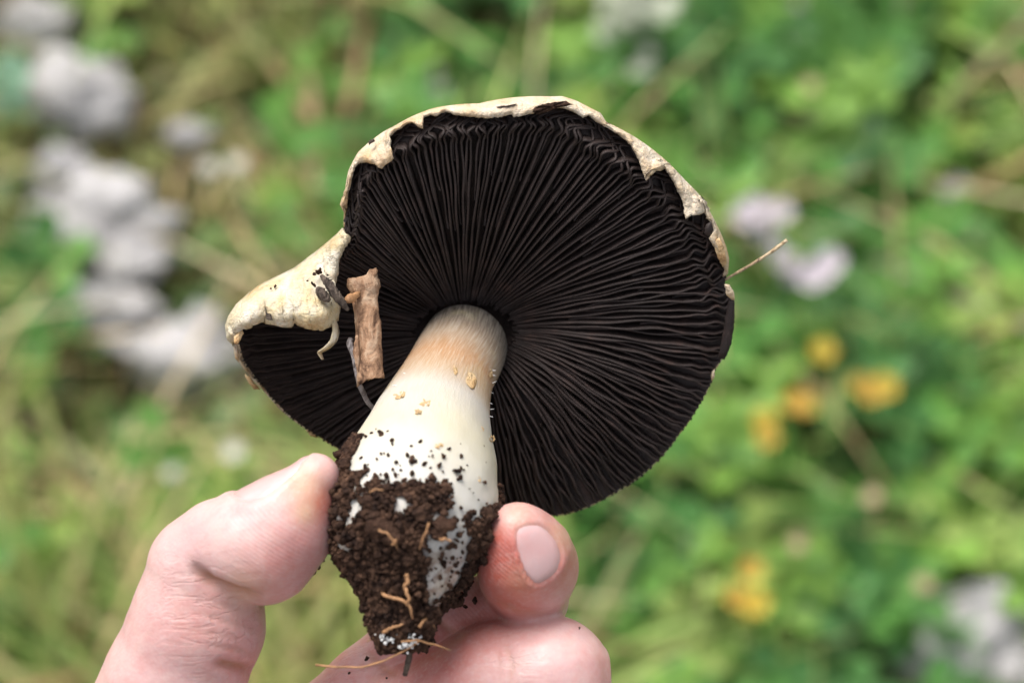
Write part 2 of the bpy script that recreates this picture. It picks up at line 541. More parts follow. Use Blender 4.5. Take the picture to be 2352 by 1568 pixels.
# two light smoothing passes
for _ in range(2):
    acc = np.zeros_like(HV); m = np.zeros(len(HV))
    for k in range(4):
        np.add.at(acc, HF[:, k], HV[HF[:, (k + 1) % 4]]); np.add.at(m, HF[:, k], 1)
    HV = 0.6 * HV + 0.4 * acc / np.maximum(m, 1)[:, None]
HN = sdf_grad(HV, 0.8); HN /= np.linalg.norm(HN, axis=1)[:, None] + 1e-9

# nails: (axis point at the cuticle, axis point at the tip, direction of the plate's middle, half width, half length)
def nail_frame(a, b, out):
    t = b - a; L = np.linalg.norm(t); t = t / L
    n = np.array(out, float); n -= t * (n @ t); n /= np.linalg.norm(n)
    s = np.cross(t, n)
    return a, t, n, s, L
NAILS = [
    dict(name='thumbnail', f=nail_frame(P(640, 1222, 23), P(738, 1062, 24.2), (-0.80, 0.55, 0.02)), ph=0.98, u0=0.12, u1=1.02, pw=2.6),
    dict(name='fingernail', f=nail_frame(P(1219, 1304, 20), P(1177, 1192, 23), (0.16, 0.0, 0.98)), ph=0.80, phl=0.30, u0=-0.04, u1=1.06, fold=0.42, ring=0.06, pw=2.4),
    dict(name='fingernail', f=nail_frame(P(1270, 1545, 15), P(1300, 1660, 17), (0.86, 0.1, -0.7)), ph=0.80, u0=-0.2, u1=0.95, pw=2.6),
]
def nail_q(v, N):
    a, t, n, s, L = N['f']
    d = v - a
    u = d @ t / L; x = d @ n; y = d @ s
    ph = np.arctan2(y, x)
    uc, ru = (N['u0'] + N['u1']) / 2, (N['u1'] - N['u0']) / 2
    q = (np.abs((u - uc) / ru) ** N['pw'] + np.abs(ph / np.where(ph < 0, N.get('phl', N['ph']), N['ph'])) ** N['pw']) ** (1 / N['pw'])
    return np.where(np.hypot(x, y) < 13, q, 9.0), u, ph
sst = lambda a, b, x: (lambda t: t * t * (3 - 2 * t))(np.clip((x - a) / (b - a), 0, 1))
disp = np.zeros(len(HV))
for N in NAILS:
    q, u, ph = nail_q(HV, N)
    disp += -0.42 * sst(1.06, 0.92, q) + (N.get('ring', 0.22) + N.get('fold', 0) * sst(0.1, -0.4, ph)) * np.exp(-((q - 1.14) / 0.12) ** 2) * sst(1.1, 0.8, u)
# long flexion creases and soft unevenness
disp += 0.10 * N3(HV, 0.16) + 0.05 * N3(HV, 0.45, 5)
fold = np.zeros(len(HV))
def crease(pts, z, w, dep):
    global disp, fold
    c = np.concatenate([P(np.linspace(a[0], b[0], 14), np.linspace(a[1], b[1], 14), 0)[:, :2] for a, b in zip(pts[:-1], pts[1:])])
    sel = np.where(HN[:, 2] > 0.1)[0]
    s = (FD / (FD - HV[sel, 2]))[:, None]
    q = HV[sel, :2] * s
    d = np.full(len(sel), 99.0)
    tp = np.zeros(len(sel))
    for k, cc in enumerate(c):
        dk = np.hypot(q[:, 0] - cc[0], q[:, 1] - cc[1])
        tp = np.where(dk < d, min(1.0, 0.08 + 4.0 * k / len(c)) * min(1.0, 0.35 + 2.6 * (len(c) - k) / len(c)), tp)
        d = np.minimum(d, dk)
    zok = np.abs(HV[sel, 2] - z) < 14
    disp[sel] -= tp * dep * np.exp(-(d / w) ** 2) * zok
    fold[sel] += tp * min(1.0, dep * 1.3) * np.exp(-(d / (w * 0.8)) ** 2) * zok
crease([(432, 1292), (478, 1338), (540, 1364), (592, 1374)], 28, 1.1, 1.9)
crease([(440, 1345), (500, 1385), (560, 1405)], 28, 0.55, 0.22)
crease([(430, 1390), (510, 1425), (590, 1445)], 28, 0.55, 0.25)
crease([(470, 1480), (530, 1490), (580, 1500)], 26, 0.6, 0.28)
crease([(490, 1522), (540, 1532), (580, 1537)], 22, 0.9, 1.2)
crease([(835, 1490), (868, 1520), (905, 1548)], 8, 0.8, 0.5)
crease([(1000, 1410), (1018, 1435), (1050, 1455)], 10, 0.8, 0.5)
crease([(395, 1335), (440, 1372), (500, 1402)], 27, 0.5, 0.16)
crease([(420, 1440), (480, 1452), (560, 1470)], 27, 0.5, 0.18)
crease([(1128, 1372), (1190, 1408), (1265, 1412)], 14, 0.9, 0.35)
crease([(1160, 1470), (1175, 1520), (1170, 1568)], 24, 0.7, 0.26)
crease([(1140, 1480), (1150, 1530), (1150, 1568)], 24, 0.5, 0.18)
crease([(1365, 1480), (1385, 1530), (1390, 1568)], 22, 0.6, 0.12)
HV = HV + HN * disp[:, None]
fold = np.clip(fold, 0, 1)

def px_of(v):
    s = FD / (FD - v[:, 2])
    return 1176 + v[:, 0] * s * SC, 784 - v[:, 1] * s * SC
hx, hy = px_of(HV)
def blob(x, y, r): return np.exp(-(((hx - x) ** 2 + (hy - y) ** 2) / r ** 2))
red = 0.10 + 0.28 * blob(1205, 1290, 130) + 0.85 * blob(1125, 1270, 70) + 0.55 * blob(1190, 1370, 75) + 0.4 * blob(1290, 1290, 60) + 0.35 * blob(690, 1260, 80) + 0.30 * blob(620, 1330, 70)
red += 0.75 * blob(745, 1150, 45) + 0.3 * blob(570, 1540, 60) + 0.25 * blob(480, 1440, 110) + 0.45 * blob(1090, 1440, 70) + 0.5 * blob(960, 1500, 90) + 0.3 * blob(1000, 1540, 120)
red += 0.3 * blob(760, 1540, 90) + 0.25 * blob(1390, 1540, 50) + 0.18 * blob(1260, 1180, 60)
red -= 0.12 * blob(440, 1240, 100) + 0.1 * blob(1230, 1500, 80)
red = np.clip(red, 0, 0.9)
wr = np.clip(blob(520, 1430, 110) + 0.4 * blob(440, 1340, 90) + 0.5 * blob(800, 1540, 120) + 0.6 * blob(1170, 1520, 60), 0, 1)
pr = np.clip(blob(640, 1260, 110) + blob(1140, 1290, 70) + 0.6 * blob(1090, 1400, 60), 0, 1)
sal = np.clip(0.8 * blob(700, 1110, 50) + 0.7 * blob(700, 1180, 28) + 0.5 * blob(560, 1350, 50) + 0.4 * blob(1190, 1180, 40) + 0.6 * blob(1295, 1230, 45) + 0.35 * blob(1195, 1330, 40), 0, 1)
hand = mk('hand', HV, HF, MAT['skin'], attrs=dict(red=red, wrinkle=wr, ridges=pr, sallow=sal, fold=fold))
meta(hand, 'pale bare hand pinching the mushroom base between thumb and index finger', 'hand')
for N in NAILS:
    a, t, n, s, L = N['f']
    uc, ru = (N['u0'] + N['u1']) / 2, (N['u1'] - N['u0']) / 2
    nr, nc = 9, 36
    vs = []
    rr = np.linspace(0, 14, 240)
    for i in range(nr + 1):
        rho = (i / nr) * 0.985
        for j in range(nc):
            al = 2 * math.pi * j / nc
            ca, sa = math.cos(al), math.sin(al)
            k = (abs(ca) ** N['pw'] + abs(sa) ** N['pw']) ** (-1 / N['pw'])
            u = uc + ru * rho * ca * k; ph = (N.get('phl', N['ph']) if sa < 0 else N['ph']) * rho * sa * k
            o = a + t * u * L; d = n * math.cos(ph) + s * math.sin(ph)
            sv = sdf_at(o + rr[:, None] * d)
            pos = np.where(sv > 0)[0]
            r = rr[pos[0]] if len(pos) else 5
            edge = -0.46 if i == nr else -0.18
            vs.append(o + d * (r + edge))
    vs = np.array(vs)
    # even out the plate
    g2 = vs.reshape(nr + 1, nc, 3)
    for _ in range(2):
        g2[1:-1] = 0.4 * g2[1:-1] + 0.15 * (g2[:-2] + g2[2:] + np.roll(g2[1:-1], 1, 1) + np.roll(g2[1:-1], -1, 1))
    f = grid_faces(nr + 1, nc, True)
    N['obj'] = mk(N['name'], g2.reshape(-1, 3), f, MAT['nail'], hand)

# ------------------------------------------------------------------ mushroom
AX, AY = 1067.0, 766.0
OUT = [(790, 532), (789, 500), (790, 470), (800, 392), (822, 350), (850, 325), (880, 303), (905, 290), (945, 268), (985, 252), (1003, 247), (1100, 238), (1210, 222), (1268, 222), (1290, 221),
       (1320, 230), (1352, 246), (1380, 260), (1392, 280), (1425, 296), (1465, 319), (1521, 361), (1572, 412), (1605, 446), (1633, 490), (1656, 536), (1670, 572), (1675, 594), (1672, 630),
       (1663, 652), (1672, 670), (1684, 700), (1681, 760), (1664, 822), (1645, 845), (1636, 880), (1622, 905), (1590, 962), (1560, 1000), (1540, 1030), (1480, 1090), (1420, 1130), (1360, 1163), (1300, 1184), (1255, 1187),
       (1180, 1188), (1050, 1165), (900, 1100), (775, 1032), (740, 1010), (700, 985), (640, 938), (600, 893), (570, 858), (550, 832), (540, 800), (526, 760), (527, 742), (545, 706), (572, 682), (600, 662), (640, 643), (680, 623), (715, 597), (750, 569), (775, 546)]
OUT = np.array(OUT, float)
oth = np.unwrap(np.arctan2(-(OUT[:, 1] - AY), OUT[:, 0] - AX))      # decreasing: clockwise
orr = np.hypot(OUT[:, 0] - AX, OUT[:, 1] - AY)
o_i = np.argsort(oth); oth_s, orr_s = oth[o_i], orr[o_i]
def Rim(th):
    th = np.asarray(th, float)
    base = oth_s[0]
    t = (th - base) % (2 * math.pi) + base
    return np.interp(t, np.r_[oth_s, oth_s[0] + 2 * math.pi], np.r_[orr_s, orr_s[0]])
def tab(th, pairs):
    d = np.degrees(np.asarray(th, float)) % 360
    pairs = sorted((p[0] % 360, p[1]) for p in pairs)
    x = [p[0] for p in pairs]; y = [p[1] for p in pairs]
    return np.interp(d, [x[-1] - 360] + x + [x[0] + 360], [y[-1]] + y + [y[0]])
def zrim(th):
    return tab(th, [(90, 14), (60, 14), (45, 12), (20, 3), (0, -5), (-45, -18), (-90, -22), (-120, -18), (-140, -12), (-165, -4), (-175, 0), (170, 2), (155, 3), (146, 2), (138, 5), (125, 10), (110, 13)])
def cover(th):   # 1 where the pale skin of the cap shows past the gills
    return tab(th, [(135, 1), (128, 1), (90, 1), (40, 1), (16, 1), (12, 0), (-20, 0), (-90, 0), (-150, 0), (-170, 0.6), (-178, 1), (160, 1), (148, 1), (140, 0), (136, 0.6)])
def r_in(th): return 1 / np.sqrt((np.cos(th) / 110) ** 2 + (np.sin(th) / 66) ** 2)
def gill_rim(th): return Rim(th) - 12 * cover(th) + 0
def gz(th, t):
    zr = zrim(th)
    pocket = tab(th, [(200, -7), (180, -9), (160, -7), (140, 1), (120, 4.5), (90, 5), (0, 5), (-60, 4), (-110, 1), (-140, -4)])
    z = -12 + (zr + 12) * t + pocket * np.sin(math.pi * np.clip(t, 0, 1)) ** 0.8 - 3.5 * (1 - t) ** 8
    top = tab(th, [(0, 0.3), (30, 1), (90, 1), (135, 1), (150, 0), (-20, 0), (-150, 0)])
    return z - 2.6 * top * sst(0.90, 1.0, t) + 1.2 * top * np.exp(-((t - 0.88) / 0.03) ** 2)
def g_pt(th, t):
    r0, r1 = r_in(th), gill_rim(th)
    r = r0 + (r1 - r0) * t
    return P(AX + r * np.cos(th), AY - r * np.sin(th), gz(th, t))
GN = np.array((0.05, -0.40, 0.91)); GN /= np.linalg.norm(GN)
def g_depth(t): return 0.9 + 3.4 * np.sin(math.pi * np.clip(t * 0.93 + 0.07, 0, 1)) ** 0.7

mush = empty('mushroom', W(P(925, 1480, 26)))
meta(mush, 'upturned mushroom with black-brown gills, cream torn cap and soil caked on its white stem', 'mushroom')

# cap skin: torn front edge, silhouette and the dome behind
INN = [(788, 471), (802, 431), (808, 411), (815, 385), (828, 375), (845, 374), (861, 378), (877, 388), (887, 377), (899, 369), (902, 349), (896, 336), (891, 326), (897, 314), (915, 298), (929, 288), (945, 282),
       (953, 286), (961, 293), (972, 297), (973, 270), (987, 264), (1003, 268), (1015, 260), (1035, 260), (1048, 265), (1072, 268), (1112, 272), (1152, 269), (1176, 263), (1180, 270), (1226, 261), (1229, 258), (1258, 257),
       (1274, 249), (1298, 250), (1324, 261), (1338, 271), (1351, 266), (1380, 286), (1394, 289), (1408, 302), (1428, 316), (1448, 333), (1459, 353), (1470, 378), (1484, 415), (1491, 389), (1492, 372), (1507, 368), (1518, 374),
       (1529, 392), (1549, 423), (1560, 445), (1569, 468), (1575, 503), (1586, 490), (1588, 454), (1605, 455), (1617, 468), (1621, 502), (1634, 507), (1638, 530), (1628, 547), (1642, 572), (1659, 603), (1668, 622)]
INN = np.array(INN, float)
cols_i = []
for a, b in zip(INN[:-1], INN[1:]):
    n = max(1, int(np.hypot(*(b - a)) / 5))
    for k in range(n):
        q = a + (b - a) * k / n + (rng.normal(0, 0.9, 2) if k else 0)
        cols_i.append((q[0], q[1], 1.0))
th_in = np.array([math.atan2(-(q[1] - AY), q[0] - AX) for q in cols_i])
th_end = th_in[-1]
for d in np.arange(2.5, 360 - math.degrees(th_in[0] - th_end) , 2.5):
    th = th_end - R(d)
    r = Rim(th) - 16
    cols_i.append((AX + r * math.cos(th), AY - r * math.sin(th), 0.0))
cols_i = np.array(cols_i)
thc = np.unwrap(np.arctan2(-(cols_i[:, 1] - AY), cols_i[:, 0] - AX))
thm = np.minimum.accumulate(thc)
thm = np.convolve(np.r_[thm[-2:] + 2 * math.pi, thm, thm[:2] - 2 * math.pi], np.ones(5) / 5, 'valid')
vis = cols_i[:, 2]
rows = []
rI = np.hypot(cols_i[:, 0] - AX, cols_i[:, 1] - AY)
tI = np.clip((rI - r_in(thc)) / (gill_rim(thc) - r_in(thc)), 0, 1)
zI = np.where(vis > 0, gz(thc, tI) + 2.0, zrim(thc) - 5)
Rv = Rim(thm) - np.where(vis > 0, 0, np.where(cover(thm) > 0.5, 1, 7))
ox, oy = AX + Rv * np.cos(thm), AY - Rv * np.sin(thm)
zO = zrim(thm) - np.where(vis > 0, 2.5, 3.5)
for f in (0.0, 0.25, 0.55, 0.82, 1.0):
    bz = 2.2 * math.sin(math.pi * min(1, f * 0.9 + 0.08)) * vis
    wob = (0.5 * N1(thm * 26 + f * 3, 2) + 0.45 * N1(thm * 60 + f * 5, 6)) * (0.3 + math.sin(f * math.pi))
    rows.append(P(cols_i[:, 0] * (1 - f) + ox * f, cols_i[:, 1] * (1 - f) + oy * f, zI * (1 - f) + zO * f + bz + wob))
bx_, by_ = 1070.0, 690.0
for f in (0.06, 0.16, 0.3, 0.46, 0.64, 0.82, 0.95):
    zb = zO - (34 + zO * 0.6) * math.sin(f * math.pi / 2) ** 0.75
    k = f ** 1.9
    rows.append(P(ox * (1 - k) + bx_ * k, oy * (1 - k) + by_ * k, zb + 0.5 * N1(thm * 9 + f * 9, 4)))
nc = len(cols_i)
capv = np.concatenate(rows + [P(np.array([bx_]), np.array([by_]), np.array([-36.0]))])
capf = grid_faces(len(rows), nc, True)
L0 = (len(rows) - 1) * nc
capf += [(L0 + j, L0 + (j + 1) % nc, len(capv) - 1) for j in range(nc)]
cap = mk('cap', capv, capf, MAT['cap'], mush)
md = cap.modifiers.new('thick', 'SOLIDIFY'); md.thickness = 0.0006; md.offset = -1

# dark flesh the gills stand on
thb = np.linspace(0, 2 * math.pi, 220, endpoint=False)
rws = []
for t in np.linspace(-0.12, 1.0, 26):
    p = g_pt(thb, np.full_like(thb, t)) - GN * (g_depth(t) * 0.9)[..., None] if np.ndim(g_depth(t)) else g_pt(thb, np.full_like(thb, t)) - GN * float(g_depth(t)) * 0.9
    rws.append(p)
mk('gill_bed', np.concatenate(rws), grid_faces(26, 220, True), MAT['gill'], cap)

# gills: full length, half length and short ones
thd = np.linspace(0, 2 * math.pi, 1440, endpoint=False)
q = g_pt(thd, np.full_like(thd, 0.75))
arc = np.linalg.norm(np.roll(q, -1, 0) - q, axis=1) * 0.75 + 0.25 * np.linalg.norm(q, axis=1).mean() * 2 * math.pi / 1440
cum = np.r_[0, np.cumsum(arc)]
NF = 114
s_full = (np.arange(NF) + rng.normal(0, 0.12, NF)) / NF
s_half = (np.arange(NF) + 0.5 + rng.normal(0, 0.08, NF)) / NF
s_short = (rng.choice(NF * 2, 50, replace=False) + 0.5) / (NF * 2)
def to_th(s): return np.interp((s % 1.0) * cum[-1], cum, np.r_[thd, 2 * math.pi])
specs = [(to_th(s), rng.uniform(0, 0.03)) for s in s_full] + [(to_th(s), rng.uniform(0.22, 0.62)) for s in s_half] + [(to_th(s), rng.uniform(0.55, 0.86)) for s in s_short]
def make_gill(i, th0, t0):
    n = 64
    t = t0 + (1.0 - t0) * np.linspace(0, 1, n) ** 0.6
    amp = 0.0055 * (1 + 0.6 * np.sin(th0 * 5))
    ampr = tab(th0, [(10, 0.006), (-20, 0.010), (-70, 0.008), (-100, 0), (50, 0), (180, 0)])
    ampb = 0.040 * sst(0.80, 0.97, t) * tab(th0, [(0, 0.14), (25, 0.7), (50, 1), (130, 1), (150, 0.7), (180, 0.15), (-30, 0.07), (-90, 0.06)])
    ph = 6.0 * N1([th0 * 11.0], 5.0)[0] + th0 * 4 + rng.normal(0, 0.35)
    wv = N1(t * 5 + i * 0.13, 1 + 0.02 * i) * 1.1 + 0.35 * np.sin(t * 22 + i * 1.7)
    wb = np.sin(t * 64 + ph + 2.5 * N1(t * 6, i * 0.31)) * 0.9
    twist = tab(th0, [(0, 0.10), (-30, 0.26), (-70, 0.20), (-100, 0.0), (60, 0.03), (90, 0), (140, -0.05), (200, 0)]) * (1 - t) ** 2
    th = th0 + (amp + ampr * sst(1.0, 0.85, t)) * wv + ampb * wb + twist
    p = g_pt(th, t)
    dep = g_depth(t) * sst(-0.02, 0.10 if t0 > 0.1 else 0.03, (t - t0) / (1.001 - t0) + 0.01)
    hgt = 0.45 * N1(t * 4 + 9, i * 0.77) - 0.5 * abs(N1([i * 0.9], 3.0)[0]) - (0.8 if t0 > 0.1 else 0) * (1 - sst(0, 0.35, t - t0))
    p = p + GN * hgt[:, None]
    tng = np.gradient(p, axis=0); tng /= np.linalg.norm(tng, axis=1)[:, None] + 1e-9
    side = np.cross(GN, tng); side /= np.linalg.norm(side, axis=1)[:, None]
    lean = (0.10 * N1([i * 0.37], 8.0)[0] + 0.05) * dep
    hw = 0.235 + 0.06 * N1(t * 9, i * 0.5)
    base = p - GN * dep[:, None]
    mid = p - GN * (0.28 * np.minimum(dep, 1.2))[:, None]
    top = p + side * lean[:, None]
    midl = mid + side * (lean * 0.85)[:, None]
    hh = hw[:, None]
    ringv = np.stack([base - side * hh * 1.2, midl - side * hh, top - side * hh * 0.45, top + side * hh * 0.45, midl + side * hh, base + side * hh * 1.2], 1)
    f = []
    for a in range(n - 1):
        for b in range(5):
            f.append((a * 6 + b, a * 6 + b + 1, (a + 1) * 6 + b + 1, (a + 1) * 6 + b))
    f.append((0, 1, 2, 3, 4, 5)); k = (n - 1) * 6
    f.append((k + 5, k + 4, k + 3, k + 2, k + 1, k))
    mk('gill', ringv.reshape(-1, 3), f, MAT['gill'], cap)
for i, (th0, t0) in enumerate(specs): make_gill(i, th0, t0)

# torn flap folded out on one side
FL = [((525, 750), (531, 786)), ((532, 730), (541, 772)), ((548, 705), (557, 752)), ((575, 680), (586, 739)), ((600, 661), (612, 736)), ((635, 644), (645, 747)), ((660, 632), (672, 742)), ((680, 622), (692, 741)),
      ((695, 611), (715, 757)), ((710, 599), (742, 751)), ((725, 588), (768, 736)), ((738, 578), (774, 700)), ((750, 568), (765, 650)), ((765, 556), (768, 605)), ((780, 543), (782, 572)), ((793, 529), (802, 546))]
FL = np.array(FL, float)
ti = np.linspace(0, len(FL) - 1, 90)
TT = np.stack([np.interp(ti, range(len(FL)), FL[:, 0, k]) for k in range(2)], 1)
BB = np.stack([np.interp(ti, range(len(FL)), FL[:, 1, k]) for k in range(2)], 1)
BB[1:-1] = 0.25 * BB[:-2] + 0.5 * BB[1:-1] + 0.25 * BB[2:]
BB += rng.normal(0, 0.8, BB.shape) + 5 * np.stack([N1(ti * 0.9, 3), N1(ti * 1.3, 5)], 1)
vv = []
rowsf = np.linspace(0, 1, 16)
zt = np.interp(ti / ti[-1], [0, 0.3, 0.8, 1], [0.5, 1.5, 1.0, 1.5])
for f in rowsf:
    z = zt + np.interp(ti / ti[-1], [0, 0.15, 0.6, 0.85, 1], [3, 8, 9.5, 6, 3]) * (math.sin(min(1, f * 1.05) * math.pi * 0.56) ** 0.6) - 1.8 * sst(0.8, 1.0, f)
    pp = P(TT[:, 0] * (1 - f) + BB[:, 0] * f, TT[:, 1] * (1 - f) + BB[:, 1] * f, z)
    pp[:, 2] += (1.5 * N3(pp * np.array((1.5, 0.8, 0.2)), 0.26) + 0.8 * N3(pp * np.array((1.4, 0.7, 0.3)), 0.7, 3) + 0.3 * N3(pp, 1.6, 6)) * sst(0, 0.15, f) * (0.6 + f * 0.6)
    vv.append(pp)
flap = mk('cap_flap', np.concatenate(vv), grid_faces(16, 90), MAT['flap'], cap)
flap['label'] = 'pale cream flap of cap skin folded outwards'
md = flap.modifiers.new('thick', 'SOLIDIFY'); md.thickness = 0.0007; md.offset = -1

# ragged veil bits and scales at the rim, plus dark patches for shaded gaps
def patch(name, poly, z, mat_, parent, thick=0.5, bulge=0.6, seed=0):
    r_ = np.random.default_rng(seed)
    pl = []
    for a, b in zip(poly, poly[1:] + poly[:1]):
        n = max(1, int(math.hypot(b[0] - a[0], b[1] - a[1]) / 5))
        for k in range(n): pl.append((a[0] + (b[0] - a[0]) * k / n + r_.normal(0, 0.6), a[1] + (b[1] - a[1]) * k / n + r_.normal(0, 0.6)))
    pl = np.array(pl); c = pl.mean(0)
    vs = []
    zf = z if callable(z) else (lambda x, y: z + 0 * x)
    for f in (1.0, 0.72, 0.4):
        q = c + (pl - c) * f
        vs.append(P(q[:, 0], q[:, 1], zf(q[:, 0], q[:, 1]) + bulge * (1 - f * f) + r_.normal(0, 0.05, len(q))))
    vs.append(P(c[0], c[1], zf(c[0], c[1]) + bulge)[None])
    v = np.concatenate(vs); n = len(pl)
    bot = v[:n].copy(); bot[:, 2] -= thick
    f = grid_faces(3, n, True)
    f += [(2 * n + j, 2 * n + (j + 1) % n, 3 * n) for j in range(n)]
    f += [(j, 3 * n + 1 + j, 3 * n + 1 + (j + 1) % n, (j + 1) % n) for j in range(n)]
    return mk(name, np.concatenate([v, bot]), f, mat_, parent)
zr_at = lambda x, y: zrim(np.arctan2(-(y - AY), x - AX))
patch('veil_scrap_or_gap', [(1664, 652), (1676, 654), (1687, 672), (1688, 690), (1680, 688), (1668, 676)], lambda x, y: zr_at(x, y) + 2.5, MAT['cap'], cap, seed=1)
patch('veil_scrap_or_gap', [(1675, 676), (1687, 690), (1687, 740), (1680, 790), (1664, 826), (1650, 822), (1660, 770), (1668, 720)], lambda x, y: zr_at(x, y) + 1.8, MAT['gill'], cap, seed=2)
patch('veil_scrap_or_gap', [(1634, 855), (1643, 846), (1641, 868), (1634, 876)], lambda x, y: zr_at(x, y) + 0.5, MAT['cap'], cap, seed=3)
patch('veil_scrap_or_gap', [(1228, 246), (1258, 236), (1300, 233), (1318, 240), (1280, 248), (1240, 262), (1222, 258)], lambda x, y: zr_at(x, y) + 2.6 + 0.5 * np.sin(x * 0.5), MAT['soil'], cap, seed=4)  # dark patch painted as the shade of a hole by a wrinkled flap
patch('veil_scrap_or_gap', [(1140, 246), (1150, 243), (1168, 242), (1188, 239), (1170, 245), (1152, 248)], lambda x, y: zr_at(x, y) + 1.6, MAT['husk'], cap, seed=5, bulge=0.3)  # thin dark sliver standing in for a crack, its shade put into the colour
patch('veil_scrap_or_gap', [(845, 325), (858, 318), (861, 323), (848, 333)], lambda x, y: zr_at(x, y) + 1.5, MAT['husk'], cap, seed=6, bulge=0.3)
patch('veil_scrap_or_gap', [(1622, 515), (1634, 510), (1639, 528), (1630, 545), (1618, 535)], lambda x, y: zr_at(x, y) + 4.5, MAT['gill'], cap, seed=7)
patch('veil_scrap_or_gap', [(1640, 560), (1652, 545), (1664, 570), (1670, 605), (1660, 612), (1648, 590)], lambda x, y: zr_at(x, y) + 1.6, MAT['scale'], cap, seed=8, bulge=0.4)
patch('cap_scale', [(562, 858), (574, 866), (598, 894), (584, 893), (570, 880)], lambda x, y: zr_at(x, y) - 1.0, MAT['scale'], cap, seed=9)
patch('cap_scale', [(534, 786), (545, 792), (550, 815), (548, 832), (540, 822)], lambda x, y: zr_at(x, y) + 1.0, MAT['cap'], cap, seed=10)
patch('cap_scale', [(700, 984), (716, 993), (730, 1006), (712, 1000)], lambda x, y: zr_at(x, y) - 0.5, MAT['scale'], cap, seed=11, bulge=0.2)
patch('cap_scale', [(537, 772), (556, 757), (560, 765), (546, 790), (538, 790)], 7.0, MAT['scale'], cap, seed=12, bulge=0.2)
patch('cap_scale', [(608, 716), (622, 722), (626, 735), (612, 734)], 11.0, MAT['husk'], cap, seed=13, bulge=0.2)
# curled strip hanging from the flap
st = spline([P(766, 736, 8), P(771, 760, 8), P(766, 782, 9), P(748, 800, 9), P(731, 808, 8), P(740, 826, 8)], 26)
wd = np.interp(np.linspace(0, 1, 26), [0, 0.3, 0.7, 1], [0.35, 0.55, 0.5, 0.15])
sv = np.concatenate([st + np.stack([wd, 0 * wd, -wd * 1.6], 1), st - np.stack([wd, 0 * wd, -wd * 1.6], 1)])
o = mk('veil_strip', sv, [(j, j + 1, 26 + j + 1, 26 + j) for j in range(25)], MAT['flap'], cap)
md = o.modifiers.new('thick', 'SOLIDIFY'); md.thickness = 0.0002

# stem
NODE = np.array([(1068, 792, 98, -14), (1063, 806, 102, -10.5), (1052, 824, 103, -7.5), (1035, 852, 101, -4), (1018, 895, 111, -0.5), (998, 950, 129, 4), (986, 1000, 146, 8.5), (976, 1050, 165, 12.5), (964, 1100, 184, 16), (954, 1150, 192, 19),
                 (944, 1200, 190, 21.5), (936, 1250, 178, 23), (934, 1300, 146, 24), (931, 1345, 110, 25), (927, 1385, 80, 25.5), (922, 1430, 62, 26), (925, 1470, 50, 26), (927, 1492, 38, 26)], float)
ns = 70
sp = spline(NODE, ns)
SC_c = P(sp[:, 0], sp[:, 1], sp[:, 3]); SC_r = sp[:, 2] / SC * (FD - sp[:, 3]) / FD
SC_t = np.gradient(SC_c, axis=0); SC_t /= np.linalg.norm(SC_t, axis=1)[:, None]
# keep the drawn width: side axis lies in the picture plane
SC_s = np.cross(SC_t, np.array((0, 0, 1.0))); SC_s /= np.linalg.norm(SC_s, axis=1)[:, None]
SC_n = np.cross(SC_s, SC_t)
def stem_pt(s, ph, off=0.0):
    s = np.clip(np.asarray(s, float), 0, 1) * (ns - 1)
    i = np.minimum(np.floor(s).astype(int), ns - 2); f = (s - i)[..., None]
    L = lambda a: a[i] * (1 - f) + a[i + 1] * f
    r = (SC_r[i] * (1 - f[..., 0]) + SC_r[i + 1] * f[..., 0]) + off
    nrm = np.cos(ph)[..., None] * L(SC_n) + np.sin(ph)[..., None] * L(SC_s)
    return L(SC_c) + r[..., None] * nrm, nrm
nph = 120
ss, pp_ = np.meshgrid(np.linspace(0, 1, 140), np.linspace(-math.pi, math.pi, nph + 1), indexing='ij')
v, nrm = stem_pt(ss.ravel(), pp_.ravel())
lump = (0.35 * N3(v, 0.14) + 0.12 * N3(v, 0.5, 2)) * sst(0.1, 0.5, ss.ravel())
v = v + nrm * lump[:, None]
stem = mk('stem', v, grid_faces(140, nph + 1), MAT['stem'], mush, attrs=dict(along=ss.ravel(), around=pp_.ravel()))

SS, PP2 = np.meshgrid(np.linspace(0, 1, 220), np.linspace(-1.55, 1.55, 160), indexing='ij')
SF, SFN = stem_pt(SS.ravel(), PP2.ravel())
SFx, SFy = px_of(SF)
def stem_front(x, y):
    k = np.argmin((SFx - x) ** 2 + (SFy - y) ** 2)
    return SF[k], SFN[k]

# rusty scales on the stem
for i, (x, y, w, h) in enumerate([(1083, 872, 22, 26), (1046, 850, 11, 14), (918, 908, 20, 15), (978, 924, 22, 14), (960, 945, 12, 9), (1104, 1100, 9, 16), (1128, 860, 7, 14), (1012, 1022, 16, 9), (1108, 985, 6, 9), (1131, 1008, 9, 16)]):
    c, n_ = stem_front(x, y)
    poly = [(x + w * 0.75 * math.cos(a) * rng.uniform(0.45, 1.3), y + h * 0.75 * math.sin(a) * rng.uniform(0.45, 1.3)) for a in np.linspace(0, 2 * math.pi, 13)[:-1]]
    def zf(xx, yy):
        xx = np.atleast_1d(xx); yy = np.atleast_1d(yy)
        z = np.array([stem_front(a, b)[0][2] for a, b in zip(xx, yy)]) + 0.16
        return z if len(z) > 1 else z[0]
    patch('stem_scale', poly, zf, MAT['scale'], stem, thick=0.35, bulge=0.02, seed=30 + i)
